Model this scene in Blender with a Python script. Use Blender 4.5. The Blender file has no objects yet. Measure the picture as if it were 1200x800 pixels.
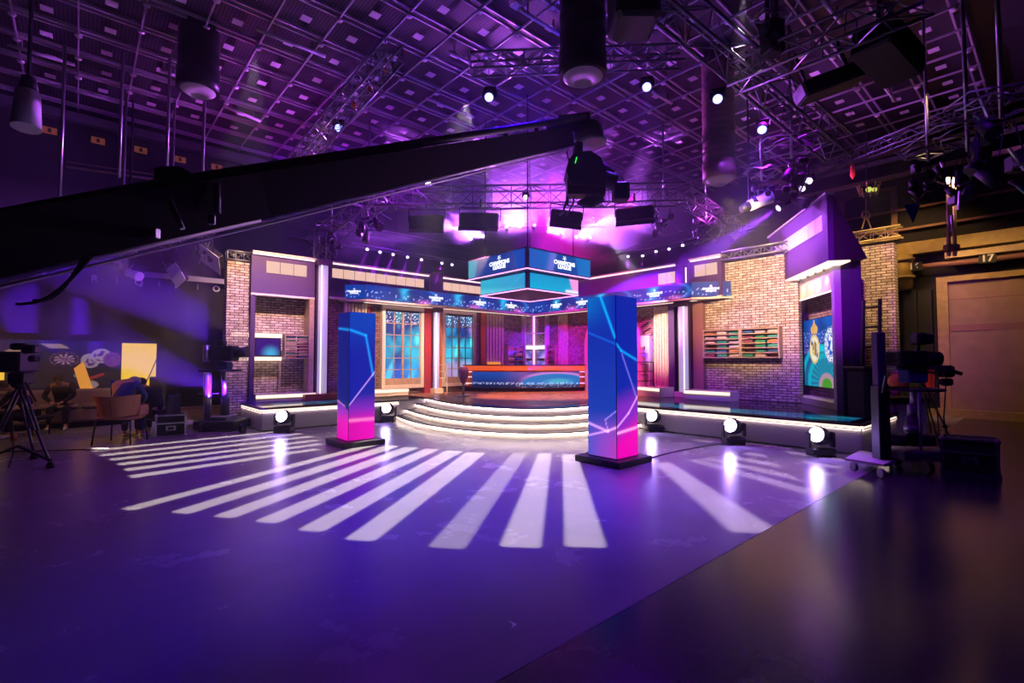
import bpy, math, random
from mathutils import Vector, Matrix
random.seed(11)
sc = bpy.context.scene
COL = sc.collection
PI = math.pi
R = math.radians
A = R(41.5)                      # yaw of the whole studio and its set against the camera

# ---------------------------------------------------------------- camera
cam_d = bpy.data.cameras.new('camera'); cam_d.sensor_width = 36; cam_d.lens = 17.25
cam_d.clip_end = 200
cam = bpy.data.objects.new('camera', cam_d); COL.objects.link(cam)
CAM_H = 1.45; TILT = math.atan(22/575)
cam.location = (0, 0, CAM_H); cam.rotation_euler = (PI/2 + TILT, 0, 0)
sc.camera = cam
sc.view_settings.view_transform = 'Standard'; sc.view_settings.look = 'None'
sc.view_settings.exposure = 0.0; sc.view_settings.gamma = 1.0
sc.view_settings.use_curve_mapping = False
sc.cycles.use_denoising = True
sc.cycles.max_bounces = 5; sc.cycles.diffuse_bounces = 2; sc.cycles.glossy_bounces = 2
sc.cycles.transmission_bounces = 3; sc.cycles.volume_bounces = 0; sc.cycles.transparent_max_bounces = 8
sc.cycles.caustics_reflective = False; sc.cycles.caustics_refractive = False
sc.cycles.volume_step_rate = 4.0; sc.cycles.volume_max_steps = 64
sc.cycles.sample_clamp_indirect = 4.0
sc.cycles.use_light_tree = True
w = bpy.data.worlds.new('world'); sc.world = w; w.use_nodes = True
w.node_tree.nodes['Background'].inputs[0].default_value = (0.10, 0.04, 0.25, 1)
w.node_tree.nodes['Background'].inputs[1].default_value = 0.001

# ---------------------------------------------------------------- where things are
F_ = 575.0
def ray(x, y):
    dx = (x-600)/F_; dz = (400-y)/F_
    return dx, math.cos(TILT)-dz*math.sin(TILT), math.sin(TILT)+dz*math.cos(TILT)
def s2w(u, v, z=0.0):            # set frame (u along the left wing, v along the right wing) to world
    return Vector((u*math.cos(A)-v*math.sin(A), u*math.sin(A)+v*math.cos(A), z))
def w2s(X, Y, z=0.0):
    return Vector((X*math.cos(A)+Y*math.sin(A), -X*math.sin(A)+Y*math.cos(A), z))
def at(x, y, Y):                 # the point at distance Y seen at (x, y)
    r = ray(x, y); t = Y/r[1]; return Vector((r[0]*t, Y, CAM_H+r[2]*t))
def onz(x, y, z=0.0):
    r = ray(x, y); t = (z-CAM_H)/r[2]; return Vector((r[0]*t, r[1]*t, z))

# ---------------------------------------------------------------- lights of the place
def aim(o, target):
    d = Vector(target)-o.location
    o.rotation_euler = d.to_track_quat('-Z', 'Y').to_euler()
def spot(name, loc, target, color, power, deg, blend=0.3, rad=0.05, vol=1.0):
    l = bpy.data.lights.new(name, 'SPOT'); l.energy = power; l.color = color
    l.spot_size = R(deg); l.spot_blend = blend; l.shadow_soft_size = rad
    o = bpy.data.objects.new(name, l); COL.objects.link(o); o.location = loc; aim(o, target)
    return o
def area(name, loc, target, color, power, sx, sy):
    l = bpy.data.lights.new(name, 'AREA'); l.energy = power; l.color = color
    l.shape = 'RECTANGLE'; l.size = sx; l.size_y = sy
    o = bpy.data.objects.new(name, l); COL.objects.link(o); o.location = loc; aim(o, target)
    return o
HAZE = 0.0032
VIO = (0.20, 0.0, 1.0); BLU = (0.03, 0.0, 1.0); MAG = (1.0, 0.0, 0.55); PUR = (0.46, 0.01, 1.0)
LIL = (0.62, 0.22, 1.0); WRM = (1.0, 0.62, 0.38); ORG = (1.0, 0.48, 0.12); CRM = (1.0, 0.80, 0.62)

# violet and blue washes over the floor, from lamps on the grid
spot('wash_light', (-2.6, 9.8, 6.8), (-1.4, 6.6, 0), VIO, 620, 62, 0.9, .2)
spot('wash_light', (2.4, 9.6, 6.8), (2.0, 6.0, 0), VIO, 800, 60, 0.9, .2)
spot('wash_light', (-.8, 9.2, 6.6), (-.7, 6.0, 0), (.16,0,1), 1300, 44, 0.9, .2)
spot('wash_light', (0.2, 9.0, 6.6), (0.1, 4.3, 0), BLU, 1500, 50, 0.9, .2)
spot('wash_light', (-5.0, 10.5, 6.6), (-4.2, 8.0, 0), PUR, 450, 60, 0.9, .2)
spot('wash_light', (5.0, 9.2, 6.8), (3.9, 7.2, 0), PUR, 1300, 46, 0.7, .2)
spot('wash_light', (0.4, 10.6, 7.0), (0.2, 8.3, 0), LIL, 900, 46, 0.7, .2)
# magenta and violet washes on the set
spot('wash_light', s2w(8.4, 8.6, 5.6), s2w(12.2, 9.4, 1.6), MAG, 2300, 60, .8, .2)
spot('wash_light', s2w(9.2, 6.8, 5.8), s2w(12.2, 6.9, .8), MAG, 1000, 40, .8, .2)
spot('wash_light', s2w(9.5, 9.0, 6.6), s2w(12.0, 12.4, 1.8), PUR, 3000, 50, .8, .2)
spot('wash_light', s2w(5.6, 8.9, 6.2), s2w(5.8, 12.6, 3.4), PUR, 900, 60, .8, .2)
spot('wash_light', s2w(3.4, 9.4, 6.2), s2w(3.0, 13.0, 0.9), (.25, .08, 1), 1500, 40, .8, .2)
spot('wash_light', s2w(8.2, 3.4, 6.2), s2w(12.2, 5.2, 0.7), (.22, .06, 1), 2400, 36, .8, .2)
spot('wash_light', s2w(6.6, 2.6, 3.9), s2w(11.2, 3.2, 3.0), PUR, 1100, 40, .8, .2)
# warm front light on the brick and the frames
spot('front_light', s2w(3.4, 9.0, 6.0), s2w(3.2, 13.0, 3.0), WRM, 2300, 42, .8, .1)
spot('front_light', s2w(5.4, 8.4, 4.6), s2w(6.8, 12.6, 1.5), WRM, 2400, 42, .8, .1)
spot('front_light', s2w(6.9, 8.7, 4.3), s2w(9.0, 12.6, 1.5), WRM, 1900, 38, .8, .1)
spot('front_light', s2w(7.9, 3.6, 4.1), s2w(12.2, 4.8, 3.2), (1, .66, .34), 2500, 52, .8, .1)
spot('front_light', s2w(6.5, 10.5, 3.95), s2w(9.4, 9.7, .5), (1, .36, .12), 1500, 50, .8, .1)
spot('front_light', s2w(10.4, 7.0, 3.9), s2w(9.9, 9.6, .5), (1, .30, .12), 700, 52, .8, .1)
spot('front_light', s2w(8.9, 6.9, 4.6), s2w(12.2, 7.35, 2.0), CRM, 2600, 22, .8, .1)
spot('front_light', s2w(10.6, 1.0, 6.4), s2w(13.3, 2.9, 3.2), (1, .64, .32), 1500, 34, .8, .1)
# lamps of the studio's own right end, warm and dim
spot('work_light', s2w(14.0, 1.6, 5.4), s2w(17.0, .6, 1.9), (1, .56, .22), 760, 74, .7, .1)
spot('work_light', s2w(14.8, 3.2, 5.9), s2w(17.0, 2.4, 4.3), (1, .55, .14), 240, 60, .8, .1)
spot('work_light', s2w(0.6, 12.6, 3.6), s2w(0.4, 13.6, 0.3), ORG, 50, 110, .8, .1)
spot('work_light', (-9.2, 7.9, 2.0), (-7.0, 8.7, .6), (1, .35, .08), 75, 50, .8, .1)
spot('work_light', (-9.6, 8.0, 2.8), (-9.3, 10.8, .9), (1, .45, .2), 75, 60, .8, .1)
spot('wash_light', (4.2, 4.6, 6.6), (6.6, 6.6, .3), VIO, 260, 50, .9, .1)
spot('wash_light', s2w(6.0, 11.0, 5.6), s2w(6.6, 15.6, 5.4), (.10,.0,1), 500, 110, .9, .1)
spot('wash_light', s2w(2.0, 11.5, 5.0), s2w(1.5, 15.6, 4.8), (.10,.0,1), 110, 110, .9, .1)
spot('wash_light', (6.4, 4.2, 6.4), (3.6, 3.0, 0), VIO, 420, 50, .9, .1)
spot('wash_light', (-4.6, 7.0, 5.2), (-7.0, 8.8, .9), BLU, 260, 22, .8, .1)
spot('wash_light', (2.6, 9.6, 2.9), (-1.0, 5.0, 3.3), (.75,.35,1), 420, 62, .9, .1)  # added lamp without a fitting, brightens the rail under the crane boom
# ceiling glow, lamps on the trusses pointing up
for q, (u, v, c, p) in enumerate([(8.5, 11.5, VIO, 380), (5.2, 9.0, VIO, 150), (10.5, 9.5, (.5, .03, 1), 340), (12.0, 6.0, (.75, .05, .75), 240),
                                  (2.9, 12.8, MAG, 90), (7.0, 6.2, BLU, 330), (12.6, 12.6, PUR, 420), (12.4, 3.0, (1, .3, .35), 70), (5.2, 13.4, (.5, .01, .9), 240)]):
    spot('up_light', s2w(u, v, 4.9), s2w(u, v+.1, 7.6), c, p*.48, 150, .9, .15)
# ---------------------------------------------------------------- mesh helpers
class MB:
    """collects shapes and builds them as one mesh"""
    def __init__(s): s.v = []; s.f = []; s.uv = []; s.c = []; s.sm = []
    def face(s, pts, uv=None, col=None, smooth=False):
        n = len(s.v); s.v += [tuple(p) for p in pts]; s.f.append(tuple(range(n, n+len(pts)))); s.uv.append(uv); s.c.append(col); s.sm.append(smooth); return s
    def raw(s, vs, fs, smooth=False):
        n = len(s.v); s.v += [tuple(p) for p in vs]
        for f in fs: s.f.append(tuple(i+n for i in f)); s.uv.append(None); s.c.append(None); s.sm.append(smooth)
        return s
    def box(s, x0, x1, y0, y1, z0, z1):
        if x0 > x1: x0, x1 = x1, x0
        if y0 > y1: y0, y1 = y1, y0
        if z0 > z1: z0, z1 = z1, z0
        v = [(x0,y0,z0),(x1,y0,z0),(x1,y1,z0),(x0,y1,z0),(x0,y0,z1),(x1,y0,z1),(x1,y1,z1),(x0,y1,z1)]
        return s.raw(v, [(0,3,2,1),(4,5,6,7),(0,1,5,4),(1,2,6,5),(2,3,7,6),(3,0,4,7)])
    def bbox(s, x0, x1, y0, y1, z0, z1, b=.01):      # box with chamfered edges
        if x0 > x1: x0, x1 = x1, x0
        if y0 > y1: y0, y1 = y1, y0
        if z0 > z1: z0, z1 = z1, z0
        b = min(b, (x1-x0)*.45, (y1-y0)*.45, (z1-z0)*.45)
        ring = lambda k, z: [(x0+k+b,y0+k,z),(x1-k-b,y0+k,z),(x1-k,y0+k+b,z),(x1-k,y1-k-b,z),(x1-k-b,y1-k,z),(x0+k+b,y1-k,z),(x0+k,y1-k-b,z),(x0+k,y0+k+b,z)]
        v = ring(b, z0)+ring(0, z0+b)+ring(0, z1-b)+ring(b, z1)
        f = [tuple(range(7,-1,-1)), tuple(range(24,32))]
        for r in range(3):
            for i in range(8): j=(i+1)%8; f.append((r*8+i, r*8+j, (r+1)*8+j, (r+1)*8+i))
        return s.raw(v, f)
    def bar(s, p, q, w, h=None):                     # square bar from p to q
        h = h or w; p = Vector(p); q = Vector(q); d = (q-p).normalized()
        up = Vector((0,0,1)) if abs(d.z) < .95 else Vector((1,0,0))
        a = d.cross(up).normalized()*w/2; b = a.cross(d).normalized()*h/2
        v = [p-a-b, p+a-b, p+a+b, p-a+b, q-a-b, q+a-b, q+a+b, q-a+b]
        return s.raw(v, [(0,3,2,1),(4,5,6,7),(0,1,5,4),(1,2,6,5),(2,3,7,6),(3,0,4,7)])
    def tube(s, p, q, r, n=8, r2=None, caps=True):
        p = Vector(p); q = Vector(q); d = (q-p).normalized(); r2 = r if r2 is None else r2
        up = Vector((0,0,1)) if abs(d.z) < .95 else Vector((1,0,0))
        a = d.cross(up).normalized(); b = a.cross(d)
        k = len(s.v)
        for c, rr in ((p, r), (q, r2)):
            for i in range(n):
                t = 2*PI*i/n; s.v.append(tuple(c+a*math.cos(t)*rr+b*math.sin(t)*rr))
        for i in range(n): s.f.append((k+i, k+(i+1)%n, k+n+(i+1)%n, k+n+i)); s.uv.append(None); s.c.append(None); s.sm.append(n > 6)
        if caps:
            s.f.append(tuple(k+i for i in reversed(range(n)))); s.f.append(tuple(k+n+i for i in range(n)))
            for _ in range(2): s.uv.append(None); s.c.append(None); s.sm.append(False)
        return s
    def path(s, pts, r, n=6):
        for i in range(len(pts)-1): s.tube(pts[i], pts[i+1], r, n, caps=(i in (0, len(pts)-2)))
        return s
    def lathe(s, prof, c=(0,0,0), n=16, axis='z', smooth=True):
        k = len(s.v)
        for (r, z) in prof:
            for i in range(n):
                t = 2*PI*i/n; x, y = r*math.cos(t), r*math.sin(t)
                p = (x, y, z) if axis == 'z' else ((x, -z, y) if axis == 'y' else (z, x, y))
                s.v.append((c[0]+p[0], c[1]+p[1], c[2]+p[2]))
        for j in range(len(prof)-1):
            for i in range(n):
                s.f.append((k+j*n+i, k+j*n+(i+1)%n, k+(j+1)*n+(i+1)%n, k+(j+1)*n+i)); s.uv.append(None); s.c.append(None); s.sm.append(smooth)
        for j, rev in ((0, True), (len(prof)-1, False)):
            if prof[j][0] > 1e-4:
                idx = [k+j*n+i for i in range(n)]
                s.f.append(tuple(reversed(idx)) if rev else tuple(idx)); s.uv.append(None); s.c.append(None); s.sm.append(False)
        return s
    def ball(s, c, rx, ry=None, rz=None, n=14, m=9):
        ry = ry or rx; rz = rz or rx; k = len(s.v)
        for j in range(m+1):
            ph = PI*j/m
            for i in range(n):
                t = 2*PI*i/n; s.v.append((c[0]+rx*math.sin(ph)*math.cos(t), c[1]+ry*math.sin(ph)*math.sin(t), c[2]-rz*math.cos(ph)))
        for j in range(m):
            for i in range(n):
                s.f.append((k+j*n+i, k+j*n+(i+1)%n, k+(j+1)*n+(i+1)%n, k+(j+1)*n+i)); s.uv.append(None); s.c.append(None); s.sm.append(True)
        return s
    def prism(s, poly, z0, z1):
        n = len(poly); k = len(s.v)
        s.v += [(x, y, z0) for x, y in poly]+[(x, y, z1) for x, y in poly]
        fs = [tuple(k+i for i in reversed(range(n))), tuple(k+n+i for i in range(n))]+[(k+i, k+(i+1)%n, k+n+(i+1)%n, k+n+i) for i in range(n)]
        for f in fs: s.f.append(f); s.uv.append(None); s.c.append(None); s.sm.append(False)
        return s
    def xf(s, fn):                                   # move every vertex collected so far
        s.v = [tuple(fn(Vector(p))) for p in s.v]; return s
    def mesh(s, name, off=(0,0,0)):
        me = bpy.data.meshes.new(name)
        me.from_pydata([(p[0]-off[0], p[1]-off[1], p[2]-off[2]) for p in s.v], [], s.f)
        uvl = me.uv_layers.new(name='UVMap')
        for pi, pl in enumerate(me.polygons):
            u = s.uv[pi]; pl.use_smooth = s.sm[pi]
            if u is None:                            # box-projected, in metres
                nx, ny, nz = (abs(t) for t in pl.normal)
                for li in pl.loop_indices:
                    p = s.v[me.loops[li].vertex_index]
                    uvl.data[li].uv = (p[0], p[1]) if nz > max(nx, ny) else ((p[1], p[2]) if nx > ny else (p[0], p[2]))
            else:
                for q, li in enumerate(pl.loop_indices): uvl.data[li].uv = u[q]
        if any(c is not None for c in s.c):
            ca = me.color_attributes.new('picture', 'FLOAT_COLOR', 'CORNER')
            for pi, pl in enumerate(me.polygons):
                c = s.c[pi]
                for q, li in enumerate(pl.loop_indices):
                    cc = (0,0,0) if c is None else (c[q] if isinstance(c[0], (tuple, list)) else c)
                    ca.data[li].color = (*cc, 1)
        return me

BASE = {}
def rz(p, a):
    return Vector((p[0]*math.cos(a)-p[1]*math.sin(a), p[0]*math.sin(a)+p[1]*math.cos(a), p[2]))
def tag(o, label, cat, group=None):
    o['label'] = label; o['category'] = cat
    if group: o['group'] = group
    return o
def thing(name, label, cat, base=(0,0,0), ang=0.0, group=None):
    """an Empty at the thing's base; base is given in the frame turned by ang, like its parts' vertices"""
    o = bpy.data.objects.new(name, None); COL.objects.link(o)
    o.empty_display_size = .1
    o.location = rz(base, ang); o.rotation_euler = (0,0,ang)
    BASE[o.name] = tuple(base)
    return tag(o, label, cat, group)
def part(name, mb, m, parent, label=None, kind=None):
    off = BASE[parent.name]
    me = mb.mesh(name, off)
    for x in (m if isinstance(m, (list, tuple)) else [m]): me.materials.append(x)
    o = bpy.data.objects.new(name, me); COL.objects.link(o); o.parent = parent
    BASE[o.name] = off
    if label: o['label'] = label
    if kind: o['kind'] = kind
    return o
def solo(name, mb, m, label, cat, base=(0,0,0), ang=0.0, group=None, kind=None):
    me = mb.mesh(name, base)
    me.materials.append(m)
    o = bpy.data.objects.new(name, me); COL.objects.link(o)
    o.location = rz(base, ang); o.rotation_euler = (0,0,ang); BASE[o.name] = tuple(base)
    if kind: o['kind'] = kind
    if label: tag(o, label, cat, group)
    return o
def struct(name, mb, m, ang=0.0, base=(0,0,0)):
    return solo(name, mb, m, None, None, base, ang, kind='structure')
def dup(root, loc=None, rot=None, label=None, group=None):
    r = root.copy(); COL.objects.link(r); BASE[r.name] = BASE.get(root.name, (0,0,0))
    if loc is not None: r.location = loc
    if rot is not None: r.rotation_euler = rot
    if label: r['label'] = label
    if group: r['group'] = group
    for ch in list(root.children):
        c = ch.copy(); COL.objects.link(c); c.parent = r; BASE[c.name] = BASE.get(ch.name, (0,0,0))
        for g in ch.children:
            d = g.copy(); COL.objects.link(d); d.parent = c
    return r
def text(name, body, size, loc, rot, m, parent, extrude=.002, label=None):
    """lettering; loc in the parent's own axes"""
    cu = bpy.data.curves.new(name, 'FONT'); cu.body = body; cu.size = size; cu.extrude = extrude
    cu.align_x = 'CENTER'; cu.align_y = 'CENTER'; cu.space_line = .78; cu.offset = size*.028
    cu.materials.append(m)
    tmp = bpy.data.objects.new(name, cu); COL.objects.link(tmp)
    me = bpy.data.meshes.new_from_object(tmp.evaluated_get(bpy.context.evaluated_depsgraph_get())); me.name = name
    bpy.data.objects.remove(tmp); bpy.data.curves.remove(cu)
    me.materials.clear(); me.materials.append(m)
    o = bpy.data.objects.new(name, me); COL.objects.link(o); o.location = loc; o.rotation_euler = rot
    if parent: o.parent = parent
    return o

# ---------------------------------------------------------------- materials
def mat(name, col, rough=.6, metal=0.0, spec=.5, emit=None, es=0.0, noise=0.0, nscale=6.0, bump=0.0, coat=0.0):
    m = bpy.data.materials.new(name); m.use_nodes = True; nt = m.node_tree; b = nt.nodes['Principled BSDF']
    b.inputs['Base Color'].default_value = (*col, 1); b.inputs['Roughness'].default_value = rough
    b.inputs['Metallic'].default_value = metal; b.inputs['Specular IOR Level'].default_value = spec
    if coat: b.inputs['Coat Weight'].default_value = coat; b.inputs['Coat Roughness'].default_value = .08
    if emit: b.inputs['Emission Color'].default_value = (*emit, 1); b.inputs['Emission Strength'].default_value = es
    if noise or bump:
        tc = nt.nodes.new('ShaderNodeTexCoord'); n = nt.nodes.new('ShaderNodeTexNoise'); n.inputs['Scale'].default_value = nscale; n.inputs['Detail'].default_value = 4
        nt.links.new(tc.outputs['Object'], n.inputs['Vector'])
        if noise:
            r = nt.nodes.new('ShaderNodeValToRGB')
            r.color_ramp.elements[0].color = (*[c*(1-noise) for c in col], 1); r.color_ramp.elements[0].position = .3
            r.color_ramp.elements[1].color = (*[min(1, c*(1+noise)) for c in col], 1); r.color_ramp.elements[1].position = .7
            nt.links.new(n.outputs['Fac'], r.inputs['Fac']); nt.links.new(r.outputs['Color'], b.inputs['Base Color'])
        if bump:
            bp = nt.nodes.new('ShaderNodeBump'); bp.inputs['Strength'].default_value = bump; bp.inputs['Distance'].default_value = .01
            nt.links.new(n.outputs['Fac'], bp.inputs['Height']); nt.links.new(bp.outputs['Normal'], b.inputs['Normal'])
    return m
def glow(name, col, strength):
    m = bpy.data.materials.new(name); m.use_nodes = True; nt = m.node_tree
    b = nt.nodes['Principled BSDF']; b.inputs['Base Color'].default_value = (0.02, 0.02, 0.02, 1); b.inputs['Roughness'].default_value = .3
    b.inputs['Emission Color'].default_value = (*col, 1); b.inputs['Emission Strength'].default_value = strength
    return m
def brick(name, c1, c2, mortar, sx=.19, sy=.062, msize=.009):
    m = bpy.data.materials.new(name); m.use_nodes = True; nt = m.node_tree; b = nt.nodes['Principled BSDF']
    b.inputs['Roughness'].default_value = .85
    uv = nt.nodes.new('ShaderNodeUVMap'); br = nt.nodes.new('ShaderNodeTexBrick')
    br.inputs['Scale'].default_value = 1.0; br.inputs['Brick Width'].default_value = sx; br.inputs['Row Height'].default_value = sy
    br.inputs['Mortar Size'].default_value = msize; br.inputs['Mortar Smooth'].default_value = .2; br.inputs['Bias'].default_value = -.1
    br.inputs['Color1'].default_value = (*c1, 1); br.inputs['Color2'].default_value = (*c2, 1); br.inputs['Mortar'].default_value = (*mortar, 1)
    n = nt.nodes.new('ShaderNodeTexNoise'); n.inputs['Scale'].default_value = 9; n.inputs['Detail'].default_value = 6
    mx = nt.nodes.new('ShaderNodeMixRGB'); mx.blend_type = 'MULTIPLY'; mx.inputs[0].default_value = .8
    rp = nt.nodes.new('ShaderNodeValToRGB'); rp.color_ramp.elements[0].position = .35; rp.color_ramp.elements[0].color = (.5,.42,.38,1); rp.color_ramp.elements[1].position = .62
    bp = nt.nodes.new('ShaderNodeBump'); bp.inputs['Strength'].default_value = .7; bp.inputs['Distance'].default_value = .012; bp.invert = True
    L = nt.links.new
    L(uv.outputs[0], br.inputs['Vector']); L(uv.outputs[0], n.inputs['Vector']); L(n.outputs['Fac'], rp.inputs['Fac'])
    L(br.outputs['Color'], mx.inputs[1]); L(rp.outputs['Color'], mx.inputs[2]); L(mx.outputs[0], b.inputs['Base Color'])
    L(br.outputs['Fac'], bp.inputs['Height']); L(bp.outputs['Normal'], b.inputs['Normal'])
    return m
def picture_mat(name, strength, rough=.5):
    m = bpy.data.materials.new(name); m.use_nodes = True; nt = m.node_tree; b = nt.nodes['Principled BSDF']
    b.inputs['Base Color'].default_value = (.01,.01,.012,1); b.inputs['Roughness'].default_value = rough
    b.inputs['Specular IOR Level'].default_value = .15
    a = nt.nodes.new('ShaderNodeVertexColor'); a.layer_name = 'picture'
    nt.links.new(a.outputs['Color'], b.inputs['Emission Color']); b.inputs['Emission Strength'].default_value = strength
    return m
def print_mat(name, rough=.6):
    m = bpy.data.materials.new(name); m.use_nodes = True; nt = m.node_tree; b = nt.nodes['Principled BSDF']
    b.inputs['Roughness'].default_value = rough
    a = nt.nodes.new('ShaderNodeVertexColor'); a.layer_name = 'picture'
    nt.links.new(a.outputs['Color'], b.inputs['Base Color'])
    return m
def screen(mb, o, du, dv, nx, ny, fn):
    """a picture shown on a flat screen: o corner, du/dv full edge vectors, fn(s, t) linear rgb"""
    o = Vector(o); du = Vector(du); dv = Vector(dv)
    g = [[fn(i/nx, j/ny) for i in range(nx+1)] for j in range(ny+1)]
    for j in range(ny):
        for i in range(nx):
            p = [o+du*(i/nx)+dv*(j/ny), o+du*((i+1)/nx)+dv*(j/ny), o+du*((i+1)/nx)+dv*((j+1)/ny), o+du*(i/nx)+dv*((j+1)/ny)]
            mb.face(p, uv=[(i/nx,j/ny),((i+1)/nx,j/ny),((i+1)/nx,(j+1)/ny),(i/nx,(j+1)/ny)], col=[g[j][i], g[j][i+1], g[j+1][i+1], g[j+1][i]])
    return mb

M = dict(
 black=mat('black_paint', (.012,.012,.014), .55), blackmetal=mat('black_metal', (.015,.015,.018), .35, .6), dark=mat('dark_fabric', (.01,.01,.013), .9),
 steel=mat('steel', (.45,.45,.47), .3, .9), alu=mat('aluminium', (.55,.55,.58), .38, .8, noise=.1), truss=mat('truss_aluminium', (.22,.22,.25), .42, .7),
 grey=mat('grey_plastic', (.2,.2,.22), .5), white=mat('white_paint', (.75,.73,.72), .5), lilac=mat('lilac_panel', (.62,.56,.66), .5), neon_glow=mat('neon_glow_lilac', (.5,.45,.55), .5, emit=(.62,.48,.85), es=.55),
 purple=mat('purple_paint', (.07,.025,.12), .55, noise=.05), cream=mat('cream_paint', (.72,.60,.50), .5), tan=mat('tan_wood', (.45,.30,.20), .55, noise=.2, nscale=14),
 slat=mat('slatted_wood', (.62,.48,.38), .55, noise=.15, nscale=12), red=mat('red_panel', (.28,.015,.03), .5), orange=mat('orange_panel', (.6,.17,.05), .5),
 wood=mat('desk_wood', (.42,.10,.04), .35, noise=.3, nscale=10), brown=mat('brown_panel', (.30,.14,.12), .6), darkwood=mat('dark_trim', (.05,.02,.04), .5),
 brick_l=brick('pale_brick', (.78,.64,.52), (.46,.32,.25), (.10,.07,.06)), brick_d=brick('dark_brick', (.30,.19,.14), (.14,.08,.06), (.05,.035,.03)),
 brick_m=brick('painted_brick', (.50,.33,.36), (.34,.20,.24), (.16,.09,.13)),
 led_cream=glow('warm_led', (1,.76,.62), 1.5), led_cap=glow('cap_led', (1,.66,.70), 1.7), win=glow('lit_window', (1,.62,.48), .85), neon=glow('neon_tube', (1,.80,1), 2.2),
 led_step=glow('step_led', (1,.80,.66), 15), led_pink=glow('pink_led', (1,.35,.95), 2.2), amber=glow('amber_panel', (1,.60,.05), 1.0), lens=glow('lamp_lens', (.86,.88,1), 12),
 lens_blue=glow('blue_lamp_lens', (.22,.25,1), 5), lens_vio=glow('violet_lamp_lens', (.8,.65,1), 4), letter=glow('white_lettering', (.9,.92,1), 1.5), sign=mat('sign_white', (.8,.8,.8), .5),
 lampwhite=mat('white_softbox', (.75,.72,.78), .5), pic=picture_mat('led_picture', 1.0), print=print_mat('printed_picture'), rail=mat('rail_steel', (.62,.56,.6), .45, .3), led_lip=glow('lip_led', (1,.76,.64), 7), glass=mat('dark_gloss', (.01,.01,.02), .06, 0, .8),
 yellow=mat('yellow_steel', (.42,.30,.10), .55, noise=.15), gate=mat('gate_panel', (.34,.22,.15), .7, noise=.12, nscale=3), cream_steel=mat('cream_steel', (.50,.38,.20), .6, noise=.1),
 sofa=mat('grey_sofa', (.28,.21,.19), .9), chair=mat('brown_leather', (.40,.16,.08), .6), skin=mat('skin', (.55,.30,.20), .6), hair=mat('dark_hair', (.02,.012,.01), .8),
 cloth=mat('black_cloth', (.012,.012,.016), .9), blue=mat('blue_cloth', (.05,.07,.22), .9), jeans=mat('navy_cloth', (.03,.035,.07), .9), duct=mat('duct_metal', (.30,.14,.14), .4, .5),
 ductwhite=mat('duct_diffuser', (.7,.6,.6), .5), gold=mat('gold', (.8,.55,.2), .3, .8), wallb=mat('wall_black', (.02,.017,.024), .9, noise=.2), redsign=mat('red_sign', (.7,.05,.04), .5),
 orangefluff=mat('orange_foam', (.85,.25,.06), .9), cable=mat('cable', (.01,.01,.012), .6), pinkw=mat('pale_shelf', (.70,.55,.60), .5))
from mathutils import noise as mn
def mixc(a, b, t): t = max(0, min(1, t)); return tuple(a[i]*(1-t)+b[i]*t for i in range(3))
def addc(a, b, k=1.0): return tuple(a[i]+b[i]*k for i in range(3))
def sstep(a, b, x): t = max(0, min(1, (x-a)/(b-a))); return t*t*(3-2*t)
def segd(px, py, ax, ay, bx, by):
    dx, dy = bx-ax, by-ay; t = max(0, min(1, ((px-ax)*dx+(py-ay)*dy)/(dx*dx+dy*dy))); return math.hypot(px-ax-dx*t, py-ay-dy*t)

# ================================================================ the room
def floor_mat(name, col, rough, spec, nz, coat):
    m = mat(name, col, rough, 0, spec); nt = m.node_tree; b = nt.nodes['Principled BSDF']
    tc = nt.nodes.new('ShaderNodeTexCoord'); n = nt.nodes.new('ShaderNodeTexNoise'); n.inputs['Scale'].default_value = 1.3; n.inputs['Detail'].default_value = 8; n.inputs['Roughness'].default_value = .65
    r = nt.nodes.new('ShaderNodeValToRGB'); r.color_ramp.elements[0].position = .3; r.color_ramp.elements[1].position = .75
    r.color_ramp.elements[0].color = (*[c*(1-nz) for c in col], 1); r.color_ramp.elements[1].color = (*[c*(1+nz) for c in col], 1)
    r2 = nt.nodes.new('ShaderNodeMapRange'); r2.inputs[3].default_value = rough*.93; r2.inputs[4].default_value = rough*1.07
    L = nt.links.new; L(tc.outputs['Object'], n.inputs['Vector']); L(n.outputs['Fac'], r.inputs['Fac']); L(r.outputs['Color'], b.inputs['Base Color'])
    L(n.outputs['Fac'], r2.inputs[0]); L(r2.outputs[0], b.inputs['Roughness'])
    n2 = nt.nodes.new('ShaderNodeTexNoise'); n2.inputs['Scale'].default_value = 28; n2.inputs['Detail'].default_value = 5
    bp = nt.nodes.new('ShaderNodeBump'); bp.inputs['Strength'].default_value = .06; bp.inputs['Distance'].default_value = .005
    L(tc.outputs['Object'], n2.inputs['Vector']); L(n2.outputs['Fac'], bp.inputs['Height']); L(bp.outputs['Normal'], b.inputs['Normal'])
    b.inputs['Coat Weight'].default_value = coat; b.inputs['Coat Roughness'].default_value = .16
    return m
VS = 1.75
fm = MB(); fm.box(-6, 17.2, VS, 16, -.1, 0)
struct('floor', fm, floor_mat('painted_studio_floor', (.30,.29,.31), .27, .25, .10, .0), A)
fm = MB(); fm.box(-6, 17.2, -6, VS-.004, -.1, -.001)
struct('floor_vinyl', fm, floor_mat('dark_vinyl_floor', (.03,.026,.036), .2, .32, .35, .08), A)
cm = MB(); cm.box(-6, 17.2, -6, 16, 7.6, 7.75)
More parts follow.
